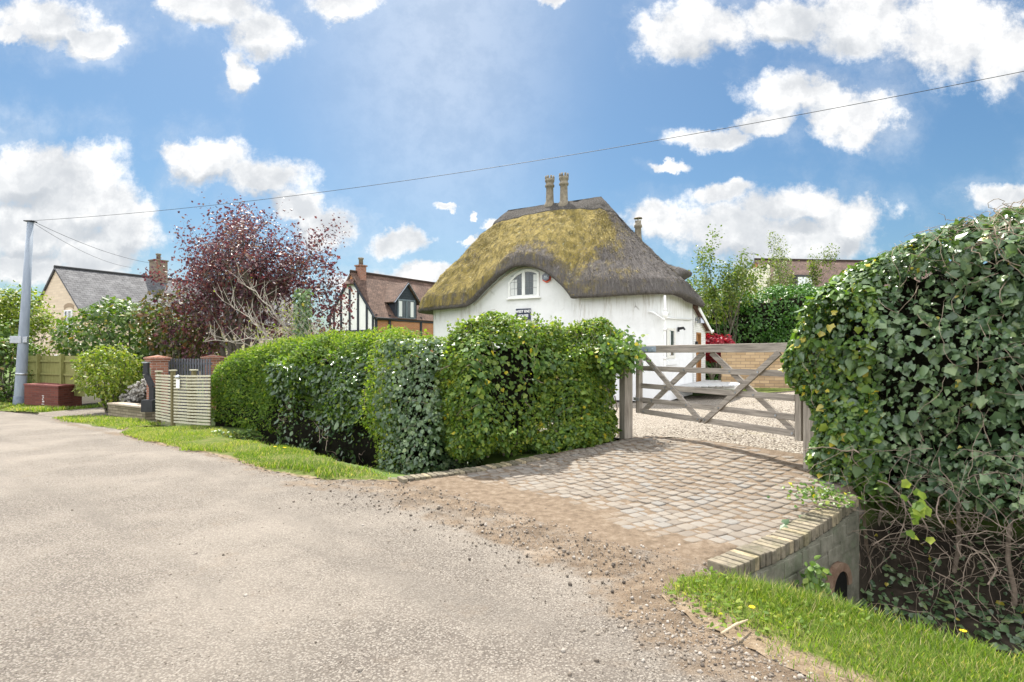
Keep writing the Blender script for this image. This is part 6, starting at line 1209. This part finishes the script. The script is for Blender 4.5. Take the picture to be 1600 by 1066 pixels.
stones(5000, g_seg([((2.6, 9.6), (3.9, 7.6)), ((3.3, 10.2), (5.2, 8.6)), ((4, 12), (7, 11)), ((5, 15), (9, 16))], .5), .008, .035, 'pale gravel stones just beyond the gate', 2.0)
stones(7000, g_seg([((1.4, 4.0), (0.1, 5.2)), ((0.1, 5.2), (-1.3, 6.9)), ((.9, 3.9), (-.2, 5.1)), ((-.2, 5.1), (-2.2, 6.9)), ((1.5, 2.6), (.8, 3.6))], .34), .002, .010, 'fine brown grit trodden into the dirt at the drive mouth', 2.0, .004)
# sticks
def stick(name, pts, r, label):
    o = MB().tube(pts, r, 7).build(name, simple(name + '_wood', (0.28, 0.21, 0.13), (0.52, 0.43, 0.30), 25, .9, .2, .4, .004), None, True); tag(o, label, 'stick')
q1, q2 = P(1127, 1010, 3.12), P(1168, 989, 3.27); z_ = gz1(q1.x, q1.y) + .065
stick('fallen_stick', [(q1.x, q1.y, z_), ((q1.x + q2.x) / 2 + .01, (q1.y + q2.y) / 2, z_ + .016), (q2.x, q2.y, z_ + .005)], [.007, .009, .005], 'short pale broken stick lying on the near verge')
# broad-leaved weed in front of the culvert pipe
wd = empty('nettle_weed', (0, 0, 0), 0, 'pale green broad-leaved weed growing out of the culvert wall beside the pipe', 'weed')
q = P(1268, 905, 4.72); mb = MB(); lp = []
for k in range(11):
    e = np.array(q) + np.array([RNG.uniform(-.12, .12), RNG.uniform(-.12, .02), RNG.uniform(.02, .20)]); s0 = np.array(q) + np.array([RNG.normal(0, .03), 0.0, -.35])
    pts = [s0 + (e - s0) * t + np.array([0, -.06 * math.sin(t * 3), 0]) for t in (0, .35, .7, 1)]; mb.tube([tuple(p_) for p_ in pts], [.005, .004, .003, .002], 5, False)
    for i in range(9): t = RNG.uniform(.4, 1.05); p_ = s0 + (e - s0) * t + np.array([RNG.normal(0, .03), -.06 * math.sin(t * 3) - .02, RNG.normal(0, .02)]); lp.append(p_)
mb.build('stem', STEMM, wd); lp = np.array(lp)
scatter('leaves', OVAL, lp, np.tile([-.2, -.8, .7], (len(lp), 1)) + RNG.normal(0, .35, (len(lp), 3)), np.tile([0, -.3, -.6], (len(lp), 1)) + RNG.normal(0, .7, (len(lp), 3)), RNG.uniform(.04, .085, len(lp)), IVYM2, wd, None, RNG.uniform(.04, .085, len(lp)) * 1.15)

# ------------------------------------------------------------------ trees and shrubs further off
def skeleton(base, height, spread, n1, levels, seed, tr, lean=(0, 0), fork=0.35, upb=0.35, kids=(4, 5), wob=.12):
    r = random.Random(seed); br = []; tips = []
    def grow(p, dv, ln, rad, lv):
        k = 6; pts = [p]; rs = [rad]; q = Vector(p); dd = Vector(dv)
        for i in range(k):
            dd = (dd + Vector((r.gauss(0, wob), r.gauss(0, wob), r.gauss(0, wob) + upb * .08))).normalized(); q = q + dd * ln / k; pts.append(q.copy()); rs.append(rad * (1 - .7 * (i + 1) / k))
        br.append((pts, rs, lv))
        if lv >= levels - 1: tips.extend([(pp, lv) for pp in pts[2:]])
        if lv < levels:
            for j in range(kids[0] if lv == 0 and False else r.randint(*kids)):
                t = r.uniform(.35, 1.0) if lv else r.uniform(fork, 1.0); i = min(int(t * k), k); bp = pts[i]
                az = r.uniform(0, 6.283); out = Vector((math.cos(az), math.sin(az), r.uniform(-.15, .6)))
                nd_ = (dd * .55 + out * spread + Vector((0, 0, upb))).normalized(); grow(bp, nd_, ln * r.uniform(.45, .72), max(rs[i] * .62, .004), lv + 1)
    for j in range(n1):
        az = 6.283 * j / n1 + r.uniform(-.4, .4); dv = Vector((math.cos(az) * .35 * (n1 > 1) + lean[0], math.sin(az) * .35 * (n1 > 1) + lean[1], 1)).normalized()
        grow(Vector(base), dv, height * .52 * r.uniform(.85, 1.1), tr, 0)
    return br, tips
def tree(name, label, cat, base, height, spread, n1, levels, seed, tr, leafT, leafsize, leafmat, per_tip, sig, barkm=BARK, clip=None, group=None, trunkname='trunk', **kw):
    t = empty(name, (0, 0, 0), 0, label, cat, group); br, tips = skeleton(base, height, spread, n1, levels, seed, tr, **kw)
    mb0, mb1 = MB(), MB()
    for pts, rs, lv in br: (mb0 if lv == 0 else mb1).tube(pts, rs, 7 if lv < 2 else 4, False)
    mb0.build(trunkname, barkm, t, True); mb1.build('branches', barkm, t, True)
    if per_tip:
        A = np.array([tuple(p_) for p_, lv in tips]); Q = np.repeat(A, per_tip, 0) + RNG.normal(0, sig, (len(A) * per_tip, 3))
        if clip is not None: Q = Q[clip(Q)]
        c = A.mean(0); N = unit(Q - c) * .5 + np.array([0, 0, .5]) + RNG.normal(0, .6, Q.shape)
        scatter('leaves', leafT, Q, N, RNG.normal(0, 1, Q.shape) + np.array([0, 0, -.4]), leafsize * RNG.uniform(.6, 1.4, len(Q)), leafmat, t)
    return t
def bush(name, label, c, rad, T, size, mat, n, seed, lump=.22, group=None, cat='shrub', up=.5, stems=True, depth=.5, zfloor=-.3):
    """lumpy shrub: leaves through the outer volume of an ellipsoid"""
    c = np.array(c, float); rad = np.array(rad, float); t = empty(name, (0, 0, 0), 0, label, cat, group); m_ = rad.min()
    f = lambda Q: (np.linalg.norm((Q - c) / rad, axis=1) - 1) * m_ + lump * nz(Q, 2.2 / max(m_, .6), seed, 3) + .35 * lump * nz(Q, 7 / max(m_, .6), seed + 9)
    out = []; got = 0
    while got < n:
        Q = c + RNG.uniform(-1.35, 1.35, (40000, 3)) * rad; dd = f(Q); k = (dd < .04) & (dd > -depth * m_) & (Q[:, 2] > zfloor) & (RNG.random(len(Q)) < (1 - np.clip(-dd / (depth * m_), 0, 1)) ** 1.3); out.append(Q[k]); got += k.sum()
    Q = np.concatenate(out)[:n]; foliage('leaves', f, Q, T, size, mat, t, .8, up, .65, .5, .4)
    mb = MB()
    for k in range(9):
        an = k * .7; e = c + rad * np.array([math.cos(an) * .55, math.sin(an) * .55, .55]); s0 = np.array([c[0] + math.cos(an) * .12 * rad[0], c[1] + math.sin(an) * .12 * rad[1], zfloor])
        mb.tube([tuple(s0), tuple((s0 + e) / 2 + RNG.normal(0, .06, 3)), tuple(e)], [.04 * m_, .025 * m_, .008 * m_], 6, False)
    mb.build('stems', BARK, t); return t

PURM = leaf_mat('copper_plum_leaves', [(0, (0.045, 0.026, 0.040)), (0.45, (0.105, 0.045, 0.058)), (0.8, (0.17, 0.075, 0.075)), (1, (0.18, 0.13, 0.065))], 0.4, 0.35, 0.4, (1.6, 0.8, 0.8))
LIMEM = leaf_mat('lime_leaves', [(0, (0.10, 0.17, 0.02)), (0.5, (0.19, 0.26, 0.03)), (1, (0.32, 0.34, 0.05))], 0.45, 0.4)
MIDM = leaf_mat('mid_green_leaves', [(0, (0.05, 0.10, 0.02)), (0.5, (0.095, 0.17, 0.03)), (0.9, (0.155, 0.235, 0.045)), (1, (0.32, 0.20, 0.06))], 0.45, 0.35)
DARKM = leaf_mat('dense_evergreen_leaves', [(0, (0.04, 0.115, 0.025)), (0.5, (0.075, 0.185, 0.035)), (1, (0.13, 0.25, 0.055))], 0.4, 0.3)
REDM = leaf_mat('red_maple_leaves', [(0, (0.15, 0.008, 0.02)), (0.5, (0.30, 0.015, 0.035)), (1, (0.42, 0.03, 0.05))], 0.45, 0.4, 0.4, (1.5, 0.6, 0.6))
b0 = P(370, 600, 20.0); b0.z = -.2
pt = tree('copper_plum_tree', 'large spreading tree with dark purple leaves behind the slatted fence', 'tree', b0, 9.1, .88, 5, 3, 12, .13, LOBED, 0.088, PURM, 5, .14, upb=.32, kids=(4, 5))
c_ = P(405, 430, 20); 
# bushy lower skirt of the same tree
cq = np.array(P(400, 480, 20.2)); rq = np.array([2.7, 1.5, 2.0]); f_pt = lambda Q: (np.linalg.norm((Q - cq) / rq, axis=1) - 1) * 1.5 + .5 * nz(Q, 1.4, 15, 3)
Q = cq + RNG.uniform(-1.3, 1.3, (60000, 3)) * rq; dd = f_pt(Q); Q = Q[(dd < 0) & (dd > -.9)][:6000]; foliage('lower_leaves', f_pt, Q, LOBED, .10, PURM, pt, .6, .5, .7, .4, .4)
b1 = P(500, 600, 16.3); b1.z = -.1
bt = empty('bare_tree', (0, 0, 0), 0, 'almost leafless pale-barked tree with an ivy-wrapped trunk in front of the purple tree', 'tree')
br, tips = skeleton(b1, 4.4, .95, 1, 3, 5, .085, fork=.45, upb=.28, kids=(5, 6), wob=.16)
r5 = random.Random(3); mb0, mb1 = MB(), MB()
for pts, rs, lv in br: (mb0 if lv == 0 else mb1).tube(pts, [max(q_ * .85, .005) for q_ in rs], 7 if lv < 2 else 4, False)
for (pa, pb, pc, rad) in (((495, 545, 16.3), (430, 520, 16.0), (318, 535, 15.6), .036), ((470, 540, 16.3), (420, 470, 15.9), (375, 440, 15.8), .034), ((440, 545, 16.2), (395, 500, 15.8), (352, 470, 15.6), .026), ((480, 548, 16.2), (440, 555, 15.9), (330, 525, 15.5), .026)):
    A, B, C_ = P(*pa), P(*pb), P(*pc); pts = []; 
    for i in range(13): t = i / 12; pts.append(A * (1 - t) ** 2 + B * 2 * t * (1 - t) + C_ * t * t + Vector((r5.gauss(0, .03), r5.gauss(0, .03), r5.gauss(0, .03))))
    mb1.tube(pts, [rad * (1 - .8 * i / 12) for i in range(13)], 6, False)
    for i in range(3, 13):
        for k in range(2):
            dv = Vector((r5.uniform(-.6, .6), r5.uniform(-.5, .5), r5.uniform(.2, 1))).normalized(); q0 = pts[i]; ln = r5.uniform(.3, .8); q1 = q0 + dv * ln * .5 + Vector((r5.gauss(0, .05), 0, 0)); q2 = q1 + (dv + Vector((r5.gauss(0, .4), r5.gauss(0, .3), .2))).normalized() * ln * .5
            mb1.tube([q0, q1, q2], [.009, .007, .004], 4, False); tips.append((q2, 3))
mb0.build('trunk', PALEBARK, bt, True); mb1.build('branches', PALEBARK, bt, True)
n = 1100; zz = RNG.uniform(.6, 3.4, n); an = RNG.uniform(0, 6.283, n); tx = np.interp(zz, [p_.z for p_ in br[0][0]], [p_.x for p_ in br[0][0]]); ty = np.interp(zz, [p_.z for p_ in br[0][0]], [p_.y for p_ in br[0][0]]); rr = RNG.uniform(.08, .27, n)
Q = np.c_[tx + np.cos(an) * rr, ty + np.sin(an) * rr, zz]; scatter('ivy_leaves', IVY, Q, np.c_[np.cos(an), np.sin(an), .4 + 0 * an] + RNG.normal(0, .4, (n, 3)), np.tile([0., 0, -1], (n, 1)) + RNG.normal(0, .4, (n, 3)), RNG.uniform(.06, .11, n), IVYM, bt)
A = np.array([tuple(p_) for p_, lv in tips]); Q = A[RNG.integers(0, len(A), 420)] + RNG.normal(0, .05, (420, 3)); scatter('sparse_leaves', OVAL, Q, RNG.normal(0, 1, Q.shape), RNG.normal(0, 1, Q.shape), RNG.uniform(.04, .08, 420), LIMEM, bt)

bush('laurel_shrub', 'broad dark green shrub in front of the stone house, left of the purple tree', P(212, 535, 22), (2.6, 1.5, 1.5), OVAL, .15, MIDM, 6500, 3, .3, depth=.6)
bush('laurel_shrub', 'bronze-tinged green shrub between the broad dark shrub and the purple tree', P(290, 520, 21), (1.3, 1.1, 1.6), OVAL, .13, leaf_mat('bronze_shrub_leaves', [(0, (0.05, 0.07, 0.02)), (.5, (0.10, 0.10, 0.035)), (1, (0.20, 0.10, 0.05))]), 2500, 13, .3, depth=.6)
bush('yellow_shrub', 'bright yellow-green rounded shrub beside the stained board fence', P(172, 585, 18.2), (0.92, .7, .85), OVAL, .085, LIMEM, 3400, 6, .16, depth=.7)
bush('brick_pillar_shrub', 'dark shrub filling the gap behind the first brick pillar', P(300, 545, 23), (1.6, .8, 1.0), OVAL, .14, MIDM, 1600, 17, .2, depth=.6)
b2 = P(-8, 620, 24); b2.z = -.3
tree('roadside_tree', 'light green leafy tree at the left edge behind the grey pole', 'tree', b2, 6.0, 1.0, 4, 3, 21, .10, OVAL, .13, LIMEM, 5, .20, upb=.25)
bush('roadside_bush', 'mixed green and russet bush under the left edge tree', P(8, 580, 22.4), (1.5, 1.0, 1.6), OVAL, .13, MIDM, 3600, 23, .3, depth=.7)
# right-hand background
b3 = P(1112, 540, 27); b3.z = .4
tree('airy_tree', 'airy spring-green tree with small leaves right of the thatched roof', 'tree', b3, 6.9, .45, 2, 3, 8, .08, OVAL, .12, leaf_mat('spring_leaves', [(0, (0.07, 0.12, 0.025)), (.6, (0.13, 0.19, 0.04)), (1, (0.22, 0.24, 0.07))], .45, 4e-1), 5, .14, upb=.5)
b4 = P(1240, 540, 33); b4.z = .4
tree('slender_tree', 'slender upright tree in front of the brown tiled roof', 'tree', b4, 8.9, .20, 3, 3, 19, .06, OVAL, .10, leaf_mat('fresh_leaves', [(0, (0.08, 0.13, 0.02)), (.6, (0.15, 0.20, 0.04)), (1, (0.24, 0.26, 0.08))], 4.5e-1, .4), 4, .12, upb=.8, kids=(3, 5))
H_tl = [(0, 4.6), (1.5, 4.9), (3, 4.7), (5, 5.0), (9, 4.9)]
q = P(1088, 560, 29.0); f_tl, bb_tl = hedge_sdf((q.x, q.y), (1, -.12), 9.0, 2.4, H_tl, .5, .3, .28, 81)
th = world_mesh_parent('tall_hedge', None, 'tall dense evergreen hedge behind the low yellow brick wall', 'hedge')
Q = shell(f_tl, bb_tl, 26000, .35, 1.2); foliage('leaves', f_tl, Q, OVAL, .13, DARKM, th, .9, .45, .6, .3, .4)
core('stems', bb_tl, H_tl, SHADEMASS, th, .5, .4)  # shade-coloured hull filling the tall hedge
bush('garden_shrub', 'light green loose shrub growing against the tall evergreen hedge', P(1135, 465, 28.3), (1.5, .7, 0.95), OVAL, .11, LIMEM, 1500, 33, .3, depth=.7, zfloor=.4)
mp = bush('red_maple', 'small crimson-leaved maple by the cottage door', P(1118, 541, 24.5), (.95, .7, .52), LOBED, .10, REDM, 2600, 36, .14, depth=.8, zfloor=.9)
q = P(1124, 590, 24.5); MB().tube([(q.x, q.y, .4), (q.x + .02, q.y, .85), (q.x - .1, q.y, 1.3)], [.05, .04, .02], 7).build('trunk', BARK, mp)
# distant tree line so the horizon closes behind the houses
def treeline(y0, x0, x1, n, h, label, seed):
    r = np.random.default_rng(seed); Qs = []
    for i in range(n):
        c = np.array([x0 + (x1 - x0) * (i + r.random()) / n, y0 + r.uniform(-4, 4), h * r.uniform(.3, .5)]); rad = np.array([h * .55, h * .45, h * r.uniform(.5, .75)]); q = unit(r.normal(0, 1, (420, 3))) * r.uniform(.6, 1.0, (420, 1)) * rad * (1 + .15 * r.normal(0, 1, (420, 1))) + c; Qs.append(q[q[:, 2] > 0])
    Q = np.concatenate(Qs); o = scatter('distant_trees', OVAL, Q, r.normal(0, .6, Q.shape) + np.array([0, -.3, .7]), r.normal(0, 1, Q.shape), r.uniform(.5, 1.1, len(Q)), MIDM); return tag(o, label, 'trees', kind='stuff')
treeline(75, -75, 0, 26, 4.0, 'far line of trees behind the houses on the left', 4)
treeline(70, 12, 75, 22, 4.5, 'far line of trees behind the houses on the right', 5)
